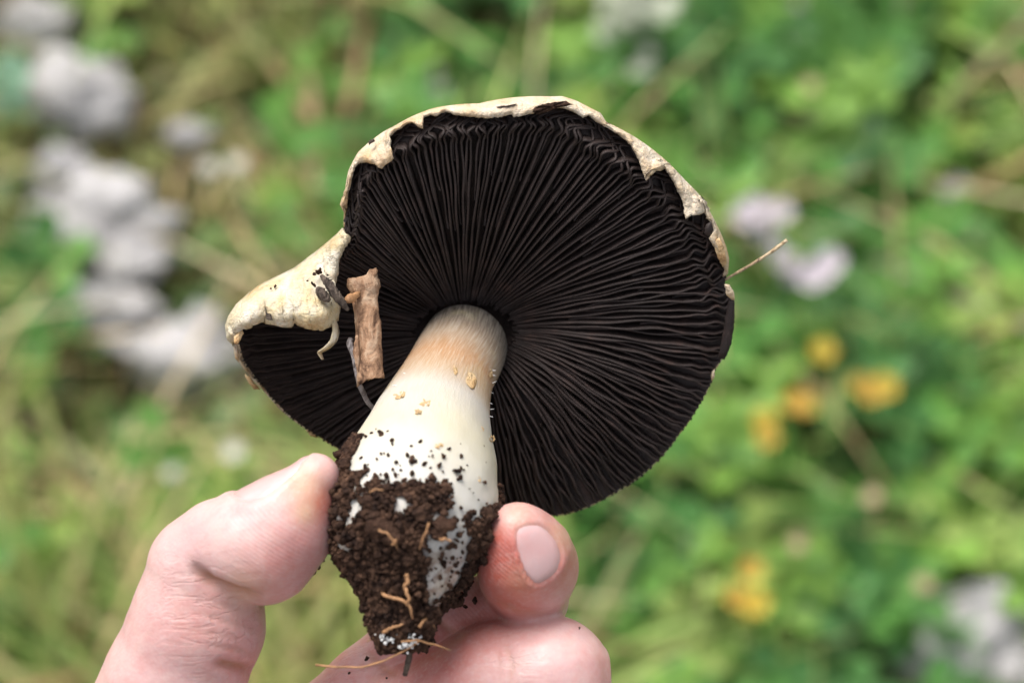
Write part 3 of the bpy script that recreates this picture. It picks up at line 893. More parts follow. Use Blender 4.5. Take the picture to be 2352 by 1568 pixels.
# short fibres standing off the edge
for i, (x, y) in enumerate([(1131, 850), (1132, 862), (1131, 880), (1133, 902), (1132, 926), (1131, 940), (1133, 955), (930, 858), (912, 884)]):
    c, n_ = stem_front(x, y)
    e = c + np.array((1.0 if x > 1000 else -1.0, rng.normal(0, 0.3), 0.2)) * rng.uniform(0.35, 0.8)
    tv, tf = tube([c - (e - c) * 0.5, c, e], [0.09, 0.09, 0.04], 5)
    mk('fibre', tv, tf, MAT['white'], stem)

# soil caked on the base
import bmesh
def ico(sub, seed):
    bm = bmesh.new(); bmesh.ops.create_icosphere(bm, subdivisions=sub, radius=1.0)
    v = np.array([x.co[:] for x in bm.verts]); f = np.array([[x.index for x in q.verts] for q in bm.faces]); bm.free()
    v = v * (1 + 0.5 * N3(v, 1.2, seed * 1.7) + 0.4 * N3(v, 2.9, seed))[:, None]
    return v, f
ICO = [ico(2, k) for k in range(8)]
ICO1 = [ico(1, k) for k in range(6)]
POLY_A = [(786, 1000), (832, 1003), (818, 1040), (800, 1060), (798, 1088), (850, 1078), (880, 1104), (930, 1110), (985, 1095), (1030, 1110), (1042, 1135), (1028, 1172), (990, 1192), (980, 1235), (976, 1330), (968, 1385), (1000, 1400), (995, 1500), (850, 1500), (820, 1400), (760, 1330), (700, 1280), (700, 1100)]
POLY_B = [(1062, 1185), (1090, 1165), (1118, 1160), (1170, 1170), (1150, 1260), (1110, 1340), (1060, 1400), (1000, 1415), (1046, 1350), (1068, 1290), (1078, 1230)]
def inside(x, y, poly):
    r = np.zeros(len(x), bool); n = len(poly)
    for i in range(n):
        (x1, y1), (x2, y2) = poly[i], poly[(i + 1) % n]
        if y1 == y2: continue
        r ^= ((y1 > y) != (y2 > y)) & (x < (x2 - x1) * (y - y1) / (y2 - y1) + x1)
    return r
n_s = 42000
s_r = rng.uniform(0.36, 1.0, n_s); p_r = rng.uniform(-math.pi, math.pi, n_s)
cv, cn = stem_pt(s_r, p_r)
rad_s = np.linalg.norm(cv - stem_pt(s_r, p_r, -100)[0], axis=1)
keepw = rng.random(n_s) < np.interp(s_r, [0.36, 0.6, 0.8, 1.0], [1, 1, 0.75, 0.5])
cx, cy = px_of(cv)
jx, jy = cx + 9 * N3(cv, 0.5, 1), cy + 9 * N3(cv, 0.5, 8)
front = cn[:, 2] > 0
inA = inside(jx, jy, POLY_A) | inside(jx, jy, POLY_B)
white_gap = (N3(cv, 0.33, 21) > 0.34) & (cy < 1290)
mott = inside(jx, jy, [(980, 1185), (1072, 1180), (1066, 1300), (1036, 1390), (972, 1392), (980, 1300)])
use = (front & inA & ~(white_gap & front)) | (front & mott & (rng.random(n_s) < 0.05)) | (~front & (cy > 1110)) | (~front & (cx < 900) & (cy > 1000))
use |= front & (rng.random(n_s) < 0.022) & (((cy > 1035) & (cy < 1115) & (cx < 1060)) | ((cy > 1100) & (cy < 1190) & (cx > 1000)))
use &= keepw
def lumps(c, n, size, name, mat_, parent, big=0.30):
    V, F = [], []; off = 0
    for k in range(len(c)):
        v0, f0 = (ICO[k % 8] if size[k] > big else ICO1[k % 6])
        q = Matrix.Rotation(rng.uniform(0, 6.28), 3, Vector(rng.normal(size=3)))
        m3 = np.array(q) * (size[k] * rng.uniform(0.75, 1.25, 3))
        V.append(v0 @ m3.T + c[k] + n[k] * size[k] * 0.35); F.append(f0 + off); off += len(v0)
    return mk(name, np.concatenate(V), np.concatenate(F), mat_, parent)
ci, cni = cv[use], cn[use]
sz = np.clip(rng.lognormal(-1.35, 0.42, len(ci)), 0.12, 0.8)
pile = np.abs(rng.normal(0, 0.55, len(ci))) * np.clip((px_of(ci)[1] - 1060) / 120, 0.2, 1)
soil = lumps(ci + cni * pile[:, None], cni, sz, 'soil', MAT['soil'], mush)
soil['kind'] = 'stuff'
# thin dark layer between the crumbs
fs, fp = np.meshgrid(np.linspace(0.42, 1, 90), np.linspace(-math.pi, math.pi, 121), indexing='ij')
lv, ln_ = stem_pt(fs.ravel(), fp.ravel())
lv = lv + ln_ * (0.35 + 0.35 * N3(lv, 0.8, 4))[:, None]
lx, ly = px_of(lv)
okv = np.where(ln_[:, 2] > 0, (inside(lx, ly, POLY_A) | inside(lx, ly, POLY_B)) & ~((N3(lv, 0.33, 21) > 0.27) & (ly < 1290)), ly > 1120)
fcs = [f for f in grid_faces(90, 121) if all(okv[i] for i in f)]
usedv = sorted({i for f in fcs for i in f}); rem = {a: b for b, a in enumerate(usedv)}
sl = mk('soil_layer', lv[usedv], [tuple(rem[i] for i in f) for f in fcs], MAT['soil'], mush)
sl['kind'] = 'stuff'
# a hanging tuft of soil beside the thumb and crumbs below the bulb
# larger clods and separate crumbs lying on the white part of the stem
proto = []
for k in range(5):
    v0, f0 = ico(3, 20 + k)
    lob = sum(0.5 * np.exp(-np.sum((v0 - np.array(mnoise.random_unit_vector())) ** 2, 1) / 0.35) for _ in range(3))
    proto.append((v0 * (0.7 + lob)[:, None] * np.array((1, 1, 0.7)), f0))
CR = [(535, 85, 22), (600, 130, 14), (600, 157, 10), (790, 145, 13), (722, 172, 9), (580, 222, 12), (370, 190, 10), (400, 245, 17), (700, 235, 20), (725, 262, 30), (750, 280, 20), (655, 320, 12), (625, 350, 18), (815, 290, 20), (845, 315, 12), (910, 300, 20), (927, 340, 9),
      (945, 240, 18), (935, 220, 10), (970, 190, 12), (1050, 240, 16), (1047, 310, 14), (1072, 325, 8), (1087, 293, 7), (1200, 170, 6), (1212, 270, 6), (1020, 355, 5), (675, 390, 20), (730, 350, 24), (860, 375, 22), (935, 400, 26), (430, 305, 25), (575, 370, 8), (840, 232, 8),
      (1052, 152, 5), (650, 300, 6), (470, 90, 14), (440, 110, 14), (410, 95, 15), (350, 130, 24), (1110, 450, 6), (1160, 520, 7), (500, 60, 8), (575, 68, 9)]
protos = {}
for i, (x, y, r) in enumerate(CR):
    X, Y = (750 + x / 2.613) * 0.91875, (1050 + y / 2.613) * 0.91875
    c, n_ = stem_front(X, Y)
    size = r / 2.613 * 0.91875 / SC * 1.05
    w = W(c + n_ * size * 0.25)
    k = i % 5
    if k not in protos:
        pv, pf = proto[k]
        o = mk('soil_crumb', pv * 1.0, pf, MAT['soil'], stem)
        o.location = w - WL[stem]; WL[o] = w
        protos[k] = o
    else:
        o = share('soil_crumb', protos[k], w, (rng.uniform(0, 6), rng.uniform(0, 6), rng.uniform(0, 6)), (1, 1, 1), stem)
    o.scale = (size, size, size * 0.85)
for i, (x, y, r, m_) in enumerate([(880, 1215, 26, 'clod'), (905, 1232, 22, 'clod'), (1010, 1205, 22, 'clod'), (1000, 1230, 16, 'clod'), (820, 1290, 14, 'clod'), (745, 1235, 12, 'soil'), (1110, 1178, 16, 'soil'), (1075, 1380, 10, 'soil'), (870, 1190, 18, 'soil'), (965, 1180, 17, 'soil'), (800, 1070, 14, 'soil'), (785, 1045, 12, 'soil'), (850, 1160, 15, 'soil'), (935, 1290, 16, 'soil')]):
    c, n_ = stem_front(x, y)
    v0, f0 = ico(3, 40 + i)
    size = r / SC
    mk('soil_clod', v0 * size * np.array((1.1, 0.85, 0.7)) + c + n_ * 0.9, f0, MAT[m_], mush)
hang = [(735, 1285), (728, 1296), (720, 1304), (712, 1312), (742, 1268), (748, 1255), (740, 1275), (724, 1300), (716, 1308)]
hp = np.array([P(x + rng.normal(0, 3), y + rng.normal(0, 3), 17 + rng.normal(0, 1.0)) for x, y in hang for _ in range(9)])
o = lumps(hp, np.zeros_like(hp), np.clip(rng.lognormal(-1.1, 0.35, len(hp)), 0.15, 0.7), 'loose_soil', MAT['soil'], mush); o['kind'] = 'stuff'
hang = [(1000, 1405), (1012, 1402), (1024, 1396), (1036, 1388), (1048, 1380), (985, 1415), (1060, 1365), (1070, 1350), (1080, 1330), (1086, 1310), (990, 1440), (985, 1475), (975, 1490)]
hp = np.array([P(x + rng.normal(0, 5), y + rng.normal(0, 4), 19 + rng.normal(0, 2.0)) for x, y in hang for _ in range(9)])
o = lumps(hp, np.zeros_like(hp), np.clip(rng.lognormal(-0.9, 0.35, len(hp)), 0.15, 0.8), 'loose_soil', MAT['soil'], mush); o['kind'] = 'stuff'
# white threads at the very tip
hp = np.array([P(x + rng.normal(0, 7), y + rng.normal(0, 5), 30.3 + rng.normal(0, 0.7)) for x, y in [(880, 1462), (895, 1470), (925, 1482), (940, 1465), (952, 1460), (945, 1478)] for _ in range(26)])
o = lumps(hp, np.zeros_like(hp), np.clip(rng.lognormal(-1.7, 0.35, len(hp)), 0.08, 0.36), 'white_mycelium', MAT['white'], mush); o['kind'] = 'stuff'

# rootlets
ROOTS = [([(865, 1352, 31), (885, 1368, 33), (915, 1374, 34), (935, 1384, 34), (945, 1400, 34), (948, 1420, 33)], 0.32), ([(930, 1350, 34), (940, 1372, 34.5), (935, 1390, 34)], 0.3),
         ([(932, 1320, 37), (938, 1335, 37), (926, 1350, 36.5)], 0.33), ([(880, 1452, 32), (900, 1440, 33), (925, 1434, 33)], 0.28), ([(725, 1526, 26), (760, 1530, 27), (820, 1534, 28), (880, 1518, 30), (930, 1494, 31), (965, 1470, 31)], 0.17),
         ([(920, 1472, 32), (960, 1470, 32), (1000, 1480, 31), (1035, 1492, 30)], 0.16), ([(870, 1215, 41), (890, 1225, 42), (905, 1240, 42), (912, 1262, 41)], 0.16), ([(985, 1200, 41), (972, 1235, 41), (965, 1262, 40)], 0.15),
         ([(748, 1265, 24), (740, 1275, 23), (735, 1290, 22)], 0.14), ([(988, 1400, 30), (994, 1425, 29), (998, 1440, 29)], 0.16), ([(868, 1455, 28), (850, 1470, 27), (843, 1474, 27)], 0.12), ([(960, 1440, 32), (975, 1425, 31), (985, 1412, 30)], 0.26),
         ([(1010, 1240, 39), (1022, 1236, 38), (1035, 1240, 38)], 0.25), ([(910, 1240, 40), (900, 1252, 40)], 0.22), ([(850, 1130, 38), (862, 1122, 38.5), (880, 1126, 39)], 0.13)]
for i, (pts, r) in enumerate(ROOTS):
    c = spline([P(*p) for p in pts], 18)
    c += np.stack([0.25 * N1(np.linspace(0, 5, 18), i + k * 9) for k in range(3)], 1)
    tv, tf = tube(c, r * np.interp(np.linspace(0, 1, 18), [0, 0.7, 1], [1.15, 0.9, 0.5]), 6, jit=0.06, seed=i)
    mk('rootlet', tv, tf, MAT['root'], mush)
tv, tf = tube(spline([P(942, 1485, 28), P(940, 1510, 27), P(934, 1535, 26), P(930, 1548, 25)], 14), np.interp(np.linspace(0, 1, 14), [0, 1], [0.62, 0.45]), 8, jit=0.08)
mk('root_stub', tv, tf, MAT['husk'], mush)

# ------------------------------------------------------------------ bits of wood and straw stuck to the mushroom
def bark_piece():
    n, sg = 60, 40
    t = np.linspace(0, 1, n)
    cxx = np.interp(t, [0, 0.1, 0.2, 0.5, 1], [836, 836, 838, 845, 850]); cyy = np.interp(t, [0, 1], [634, 872])
    hw = np.interp(t, [0, 0.03, 0.1, 0.15, 0.22, 0.5, 0.9, 1], [30, 37, 38, 34, 28, 29.5, 31, 30])
    z = np.interp(t, [0, 1], [4.0, 9.0])
    vs = []
    for i in range(n):
        c = P(cxx[i], cyy[i], z[i])
        for j in range(sg):
            a = 2 * math.pi * j / sg
            r = hw[i] / SC * (1 + 0.10 * mnoise.noise(Vector((math.cos(a) * 1.6, math.sin(a) * 1.6, t[i] * 9))) + 0.07 * mnoise.noise(Vector((math.cos(a) * 5, math.sin(a) * 5, t[i] * 26))))
            dy = 0
            if i == 0: dy = (0.9 * math.cos(a) + 0.5 * mnoise.noise(Vector((a * 2, 3, 1)))) + (1.0 if 0.0 < a < 1.2 else 0)
            if i == n - 1: dy = 1.2 * math.cos(a) + 0.7 * mnoise.noise(Vector((a * 2, 7, 1)))
            vs.append(c + np.array((r * math.cos(a), dy * 0.8, r * 0.8 * math.sin(a))))
    f = grid_faces(n, sg, True)
    top = P(836, 640, 4.0); bot = P(850, 866, 9.0)
    vs = np.concatenate([np.array(vs), top[None], bot[None]])
    k = n * sg
    f += [((j + 1) % sg, j, k) for j in range(sg)] + [((n - 1) * sg + j, (n - 1) * sg + (j + 1) % sg, k + 1) for j in range(sg)]
    o = mk('bark_piece', vs, f, MAT['bark'])
    meta(o, 'short tan brown bark stub stuck upright in front of the gills beside the stem', 'bark')
    mk('broken_spur', *tube(spline([P(852, 636, 5), P(860, 626, 5), P(864, 618, 5)], 8), [0.8, 0.75, 0.7, 0.62, 0.55, 0.5, 0.45, 0.3], 8, jit=0.1), MAT['bark'], o)
    mk('peeling_sliver', *tube(spline([P(820, 770, 9), P(818, 800, 9.5), P(822, 850, 10)], 14), np.interp(np.linspace(0, 1, 14), [0, .5, 1], [0.25, 0.6, 0.2]), 7, jit=0.12), MAT['bark'], o)
bark_piece()
c = spline([P(806, 778, 7), P(801, 790, 7.5), P(810, 806, 8), P(815, 840, 8.5), P(826, 885, 8), P(845, 925, 6.5), P(868, 948, 5.0)], 34)
o = mk('thin_twig', *tube(c, np.interp(np.linspace(0, 1, 34), [0, 0.06, 0.2, 0.26, 0.6, 0.95, 1], [0.5, 0.62, 0.5, 0.36, 0.5, 0.42, 0.25]), 9, jit=0.05), MAT['greytwig'])
meta(o, 'thin curved grey twig reaching from the bark stub to the stem', 'twig')
c = spline([P(1655, 648, -4), P(1676, 636, -3.5), P(1705, 620, -2.5), P(1735, 602, -2), P(1770, 580, -1.5), P(1808, 551, -1)], 30)
o = mk('straw_twig', *tube(c, np.interp(np.linspace(0, 1, 30), [0, 0.5, 0.8, 1], [0.25, 0.27, 0.32, 0.36]) * (1 + 0.15 * np.sin(np.linspace(0, 25, 30))), 8, jit=0.05), MAT['straw'])
meta(o, 'fine straw-coloured twig poking out past the cap rim over the meadow', 'twig')
for pts, w, lab in [([(737, 632, 11.5), (757, 655, 12), (775, 682, 12), (800, 713, 11)], 0.85, 'long greyish seed husk lying along the edge of the cream flap'),
                    ([(728, 660, 11.6), (742, 678, 12), (758, 692, 12)], 0.95, 'short dark grey seed husk stuck on the cream flap')]:
    c = spline([P(*p) for p in pts], 22)
    v_, f_ = tube(c, w * np.sin(np.linspace(0.15, math.pi - 0.1, 22)) ** 0.6, 12, jit=0.09)
    meta(mk('seed_husk', v_, f_, MAT['husk']), lab, 'seed husk')
o = mk('orange_chip', *tube(spline([P(796, 690, 10), P(812, 682, 8), P(826, 672, 7)], 8), [0.5, 0.8, 0.9, 0.8, 0.7, 0.6, 0.5, 0.3], 8, jit=0.15), MAT['root'])
meta(o, 'small orange wood chip wedged between the husk and the bark stub', 'wood chip')
o = mk('straw_chip', *tube(spline([P(862, 932, 6), P(868, 938, 6), P(876, 946, 6)], 8), [0.2, 0.4, 0.45, 0.4, 0.4, 0.35, 0.3, 0.1], 7, jit=0.1), MAT['scale'])
meta(o, 'tiny ochre chip where the thin grey twig meets the stem', 'wood chip')
zflap = 11.2
for i, (x, y, r) in enumerate([(722, 630, 5), (731, 624, 8), (735, 618, 5), (717, 650, 4), (722, 655, 6), (735, 692, 4), (632, 657, 5), (622, 663, 3), (706, 645, 3)]):
    k = i % 5
    z = zflap - (2.0 if y < 640 and x > 700 else (4.0 if x < 650 else 0.6))
    o = share('speck', protos[k], W(P(x, y, z)), (rng.uniform(0, 6), rng.uniform(0, 6), 0), (r / SC,) * 3, flap)
for i, (x, y, z, r) in enumerate([(843, 1511, 9.5, 6), (802, 1545, 9.5, 4), (1118, 1385, 11, 3), (1090, 1378, 12, 8), (1068, 1392, 12, 5), (1331, 1441, 21.5, 3), (1112, 1297, 23, 2), (888, 1556, 14, 3)]):
    o = share('soil_speck', protos[i % 5], W(P(x, y, z)), (rng.uniform(0, 6), 0, rng.uniform(0, 6)), (r / SC,) * 3)
    meta(o, 'tiny dark soil crumb stuck to the skin of the fingers', 'soil crumb', 'soil crumbs on the fingers')

# ------------------------------------------------------------------ meadow
def to_px(p):
    d = p - CAM
    dep = -(d @ BACK)
    return 1176 + (d @ RIGHT) / dep * FOCUS * 1000 * SC, 784 - (d @ UP) / dep * FOCUS * 1000 * SC

def rock(x, y, w, h, label, seed, flat=0.55):
    """a limestone lump sunk in the turf"""
    c = ground_point(x, y, 0.04)
    sc = 12.8 * 0.45 / np.linalg.norm(c - CAM) / 1000 * 1e6 / 1000   # photo units per millimetre at that distance
    rx = w / 2 / sc / 1000; ry = h / 2 / sc / 1000 / 0.9
    v0, f0 = ico(4, seed + 0.3)
    v0 = v0 * (1 + 0.10 * N3(v0, 4.5, seed) + 0.05 * N3(v0, 10, seed))[:, None]
    v = v0 * np.array((rx, ry, min(rx, ry) * flat * 1.6))
    v[:, 2] = np.where(v[:, 2] < 0, v[:, 2] * 2.2, v[:, 2])
    o = mk('rock', v + np.array((c[0], c[1], 0.034)), f0, MAT['rock'], world=True)
    meta(o, label, 'rock', 'pale limestone rocks in the turf')
ROCKS = [(235, 500, 290, 190, 'biggest of the pale grey rocks among the olive grass, dark pit in its top'),
         (300, 580, 150, 110, 'pale rounded rock wedged under the biggest grey rock'),
         (135, 375, 150, 90, 'low whitish rock lying against the biggest grey rock'),
         (165, 200, 190, 150, 'bluish grey rock half hidden behind grass, small green leaves over it'),
         (70, 30, 170, 110, 'pale rock in the grass beyond the bluish grey rock'),
         (240, 700, 190, 110, 'mid-sized pinkish grey rock next to the biggest rock, above a flat slab'),
         (410, 805, 270, 120, 'wide flat pale slab of rock in front of the pinkish grey rock'),
         (468, 720, 85, 60, 'small pale pebble-like rock beside the wide flat slab'),
         (435, 292, 110, 45, 'thin grey sliver of rock in tan dry grass'),
         (2250, 1490, 320, 230, 'large pale lavender-grey rock with a green sprig lying on it'),
         (2200, 432, 110, 65, 'small pale rock at the end of a tan dry stalk'),
         (1850, 55, 120, 120, 'pale lavender-grey rock standing in bright green leaves'),
         (1005, 180, 60, 80, 'small dull brownish stone in green and tan grass')]
for i, a in enumerate(ROCKS): rock(*a, seed=i + 1)

def rand_xy(n, dense=True):
    a = rng.uniform((-0.62, 0.16), (0.62, 1.30), (int(n * 0.8), 2))
    b = rng.uniform((-1.5, -0.4), (1.5, 2.2), (n - int(n * 0.8), 2))
    return np.concatenate([a, b])

def zone(xy):
    """share of leafy cover against grass over the meadow: leafy on one side, olive and straw on the other"""
    p = np.c_[xy, np.zeros(len(xy))]
    x, y = to_px(p)
    w = sst(900, 1500, x) * (1 - 0.55 * sst(700, 100, y) * sst(1900, 2300, x)) * (1 - 0.6 * sst(2150, 2350, x))
    w = np.clip(w + 0.85 * N3(p, 15, 3) + 0.05, 0.03, 1)
    return np.maximum(w, 0.9 * np.exp(-((x - 1150) ** 2 + (y - 80) ** 2) / 220 ** 2))
ROCK_XY = [(ground_point(a[0], a[1], 0.04)[:2], a[2] / 4.55 / 2000) for a in ROCKS]
def off_rocks(xy, k=0.85):
    m = np.ones(len(xy), bool)
    for c, r in ROCK_XY: m &= np.hypot(*(xy - c).T) > r * k
    return m

def blades(n, hlo, hhi, wlo, whi, palette, name, label, keep, lean=0.5, seed=0, matk='grass'):
    xy = rand_xy(n)
    xy = xy[off_rocks(xy)]
    xy = xy[keep(xy)]
    n = len(xy)
    base = np.c_[xy, ground_z(xy) - 0.004]
    clump = N3(np.c_[xy, np.zeros(n)], 7, seed) * 5 + N3(np.c_[xy, np.zeros(n)], 3, seed + 2) * 6
    az = clump + rng.normal(0, 0.8, n)
    h = rng.uniform(hlo, hhi, n); w = rng.uniform(wlo, whi, n)
    near = np.min([np.hypot(*(xy - c).T) - r for c, r in ROCK_XY], axis=0)
    h *= np.clip(near / 0.10, 0.20, 1)
    ln = np.abs(rng.normal(lean, 0.28, n))
    d = np.stack([np.cos(az), np.sin(az), np.zeros(n)], 1)
    sa = az + math.pi / 2 + rng.normal(0, 0.7, n)
    s = np.stack([np.cos(sa), np.sin(sa), np.zeros(n)], 1)
    lv = [0, 0.35, 0.7, 1.0]; V = []
    for t in lv:
        c = base + d * (h * ln * t ** 1.8)[:, None]; c[:, 2] += h * t * np.cos(np.minimum(1.3, ln * t * 0.9))
        ww = (w * (1 - t ** 2) + 0.0002)[:, None] * 0.5
        V += [c - s * ww, c + s * ww]
    V = np.stack(V, 1)
    pal = np.array(palette); pick = rng.integers(0, len(pal), n)
    tone = np.clip(0.5 + 0.9 * N3(np.c_[xy, np.zeros(n)], 9, seed + 5), 0, 1)
    pick = np.clip((tone * len(pal) + rng.normal(0, 0.9, n)).astype(int), 0, len(pal) - 1)
    col = pal[pick] * rng.uniform(0.75, 1.25, (n, 1))
    cols = np.repeat(col, 8, 0)
    q = np.array([(0, 1, 3, 2), (2, 3, 5, 4), (4, 5, 7, 6)])
    F = (np.arange(n)[:, None, None] * 8 + q).reshape(-1, 4)
    o = mk(name, V.reshape(-1, 3), F, MAT[matk], world=True, cols=cols, smooth=False)
    meta(o, label, name.replace('_', ' '), kind='stuff')

GREEN = [(0.186, 0.333, 0.095), (0.239, 0.404, 0.108), (0.309, 0.441, 0.129), (0.362, 0.443, 0.155), (0.43, 0.447, 0.183)]
OLIVE = [(0.316, 0.414, 0.12), (0.42, 0.479, 0.166), (0.522, 0.522, 0.21), (0.583, 0.505, 0.251)]
STRAW = [(0.563, 0.413, 0.207), (0.675, 0.507, 0.281), (0.75, 0.601, 0.374), (0.507, 0.299, 0.168)]
blades(21000, 0.05, 0.13, 0.0024, 0.0060, GREEN, 'grass', 'green grass growing all over the meadow', lambda xy: rng.random(len(xy)) > 0.72 * zone(xy), 0.6, 1)
blades(11000, 0.07, 0.17, 0.003, 0.0068, OLIVE, 'olive_grass', 'olive yellow grass round the pale rocks', lambda xy: rng.random(len(xy)) > 0.15 + 0.85 * zone(xy), 0.7, 4)
blades(6000, 0.07, 0.17, 0.0022, 0.0055, STRAW, 'dry_grass', 'straw-coloured dead grass among the green', lambda xy: rng.random(len(xy)) > 0.2 + 0.62 * zone(xy), 0.8, 8)

def leaves(n, name, label, keep, palette, slo, shi, hlo, hhi, seed, lobes=3, matk='leaf'):
    xy = rand_xy(n); xy = xy[off_rocks(xy, 0.9)]; xy = xy[keep(xy)]; n = len(xy)
    p = np.c_[xy, np.zeros(n)]
    hz = rng.uniform(hlo, hhi, n) * (0.7 + 0.6 * np.clip(N3(p, 11, seed) + 0.5, 0, 1))
    c = np.c_[xy, ground_z(xy) + hz]
    pal = np.array(palette)
    tone = np.clip(0.5 + 1.1 * N3(p, 15, seed + 1), 0, 1)
    pick = np.clip((tone * len(pal) + rng.normal(0, 0.8, n)).astype(int), 0, len(pal) - 1)
    col = pal[pick] * rng.uniform(0.75, 1.25, (n, 1))
    az = rng.uniform(0, 2 * math.pi, n); size = rng.uniform(slo, shi, n)
    tilt = rng.normal(0, 0.38, (n, 2))
    out = np.array([(0, 0), (0.35, -0.30), (0.75, -0.42), (1.0, -0.22), (0.95, 0.0), (1.0, 0.22), (0.75, 0.42), (0.35, 0.30)])
    V = []
    for k in range(lobes):
        a = az + 2 * math.pi * k / lobes
        ca, sa = np.cos(a)[:, None], np.sin(a)[:, None]
        x = (ca * out[:, 0] - sa * out[:, 1]) * size[:, None]; y = (sa * out[:, 0] + ca * out[:, 1]) * size[:, None]
        z = x * tilt[:, :1] + y * tilt[:, 1:] + 0.25 * np.abs(out[:, 1])[None] * size[:, None] - 0.12 * size[:, None] * out[:, 0][None] ** 2
        V.append(np.stack([c[:, :1] + x, c[:, 1:2] + y, c[:, 2:] + z], -1))
    V = np.stack(V, 1).reshape(-1, 3)
    m = n * lobes
    F = (np.arange(m)[:, None, None] * 8 + np.array([(0, 1, 2, 3), (0, 3, 4, 4), (0, 4, 5, 5), (0, 5, 6, 7)])).reshape(-1, 4)
    F = [tuple(dict.fromkeys(f)) for f in F.tolist()]
    o = mk(name, V, F, MAT[matk], world=True, cols=np.repeat(col, lobes * 8, 0), smooth=False)
    meta(o, label, 'ground cover', kind='stuff')
CLOVER = [(0.07, 0.185, 0.05), (0.10, 0.255, 0.055), (0.135, 0.31, 0.06), (0.19, 0.345, 0.065), (0.26, 0.365, 0.085)]
leaves(15000, 'clover_cover', 'bright green clover-like leaves covering the meadow beside the cap', lambda xy: rng.random(len(xy)) < zone(xy), CLOVER, 0.009, 0.0195, 0.02, 0.08, 3)
leaves(5200, 'small_leaves', 'small bluish green leaves low between the grass', lambda xy: rng.random(len(xy)) < 0.65, [(0.11, 0.21, 0.07), (0.16, 0.26, 0.09), (0.22, 0.29, 0.14)], 0.004, 0.008, 0.005, 0.03, 9, 5)

# single things standing out of the turf
def flower(x, y, h, size, col, name, label, group, seed, npet=5, cup=0.35):
    top = ground_point(x, y, h)
    base = np.array((top[0] + rng.normal(0, 0.012), top[1] - 0.3 * h * rng.random(), ground_z(np.array([[top[0], top[1]]]))[0] - 0.003))
    e = empty(name, base)
    size *= 0.74
    meta(e, label, 'flower', group)
    sp_ = spline([base, (base + top) / 2 + np.array((0.004, 0.003, 0)), top], 8)
    v, f = tube(sp_, 0.0008, 6)
    mk('stalk', v, f, MAT['leaf'], e, world=True, cols=np.tile((0.10, 0.17, 0.05), (len(v), 1)))
    r_ = np.random.default_rng(seed)
    a0 = r_.uniform(0, 6)
    for k in range(npet):
        a = a0 + 2 * math.pi * k / npet
        u = np.linspace(0, 1, 6)
        wd = np.array([0.12, 0.34, 0.48, 0.5, 0.36, 0.1]) * size
        rad = u * size; z = cup * size * u ** 1.5
        ctr = np.stack([rad * math.cos(a), rad * math.sin(a), z], 1)
        s = np.array((-math.sin(a), math.cos(a), 0.0))
        v = np.concatenate([top + ctr - s * wd[:, None], top + ctr + np.array((0, 0, -0.1 * size)), top + ctr + s * wd[:, None]])
        f = [(i, i + 1, 6 + i + 1, 6 + i) for i in range(5)] + [(6 + i, 7 + i, 13 + i, 12 + i) for i in range(5)]
        mk('petal', v, f, MAT['petal'], e, world=True, cols=np.tile(np.array(col) * r_.uniform(0.85, 1.1), (len(v), 1)))
    v0, f0 = ico(1, seed)
    mk('flower_centre', v0 * size * 0.24 + top + np.array((0, 0, 0.1 * size)), f0, MAT['petal'], e, world=True, cols=np.tile(np.array(col) * 0.8, (len(v0), 1)))
YEL = (0.52, 0.33, 0.06)
for i, (x, y, s) in enumerate([(1890, 808, 0.0085), (1840, 930, 0.0100), (1822, 925, 0.008), (2030, 890, 0.0095), (2000, 905, 0.008), (1975, 885, 0.008), (1755, 965, 0.008), (1762, 1005, 0.008), (1725, 1310, 0.008), (1735, 1385, 0.0088), (1690, 1370, 0.008), (1720, 1400, 0.007)]):
    flower(x, y, rng.uniform(0.105, 0.125), s, YEL if i % 3 else (0.58, 0.42, 0.06), 'yellow_flower', 
           'small orange-yellow flower in the upper loose cluster, nearer the straw twig' if i < 6 else 'small ochre flower close beside the lower cap rim, under the loose yellow cluster' if i < 8 else 'small yellow flower in the tight cluster between the fingertips and the lavender rock', 'yellow flowers in the clover', i)
PINK = (0.62, 0.56, 0.62)
for i, (x, y, s) in enumerate([(1715, 500, 0.011), (1745, 530, 0.010), (1735, 480, 0.009), (1790, 490, 0.009), (1880, 630, 0.011), (1905, 605, 0.010), (1860, 645, 0.009), (1800, 600, 0.009), (1820, 635, 0.008), (1780, 575, 0.007)]):
    flower(x, y, rng.uniform(0.09, 0.11), s, PINK, 'pale_flower', 'pale lilac-white flower in the green just behind the straw twig', 'pale flowers behind the straw twig', 40 + i, 6, 0.5)
WH = (0.68, 0.66, 0.62)
for i, (x, y, s, lab) in enumerate([(535, 1037, 0.0065, 'single tiny white flower in the grass above the thumb'), (395, 1085, 0.005, 'faint whitish flower in grass between the thumb knuckle and the flat slab'), (480, 385, 0.006, 'tiny pale flower in the olive grass beside the biggest rock'), (545, 375, 0.006, 'tiny pale flower in open grass well away from the rocks'),
                                    (1860, 198, 0.0055, 'tiny tan flower head in the grass below the lavender-grey rock'), (1830, 1250, 0.005, 'small tan bud among the clover near the orange flowers'), (2000, 1140, 0.006, 'cream seed head above the clover leaves'), (2120, 1340, 0.0055, 'tiny pinkish flower in green clover next to the large lavender rock')]):
    flower(x, y, rng.uniform(0.09, 0.12), s, WH if i < 4 else (0.52, 0.40, 0.26), 'small_flower', lab, 'scattered tiny flowers', 70 + i, 6, 0.3)

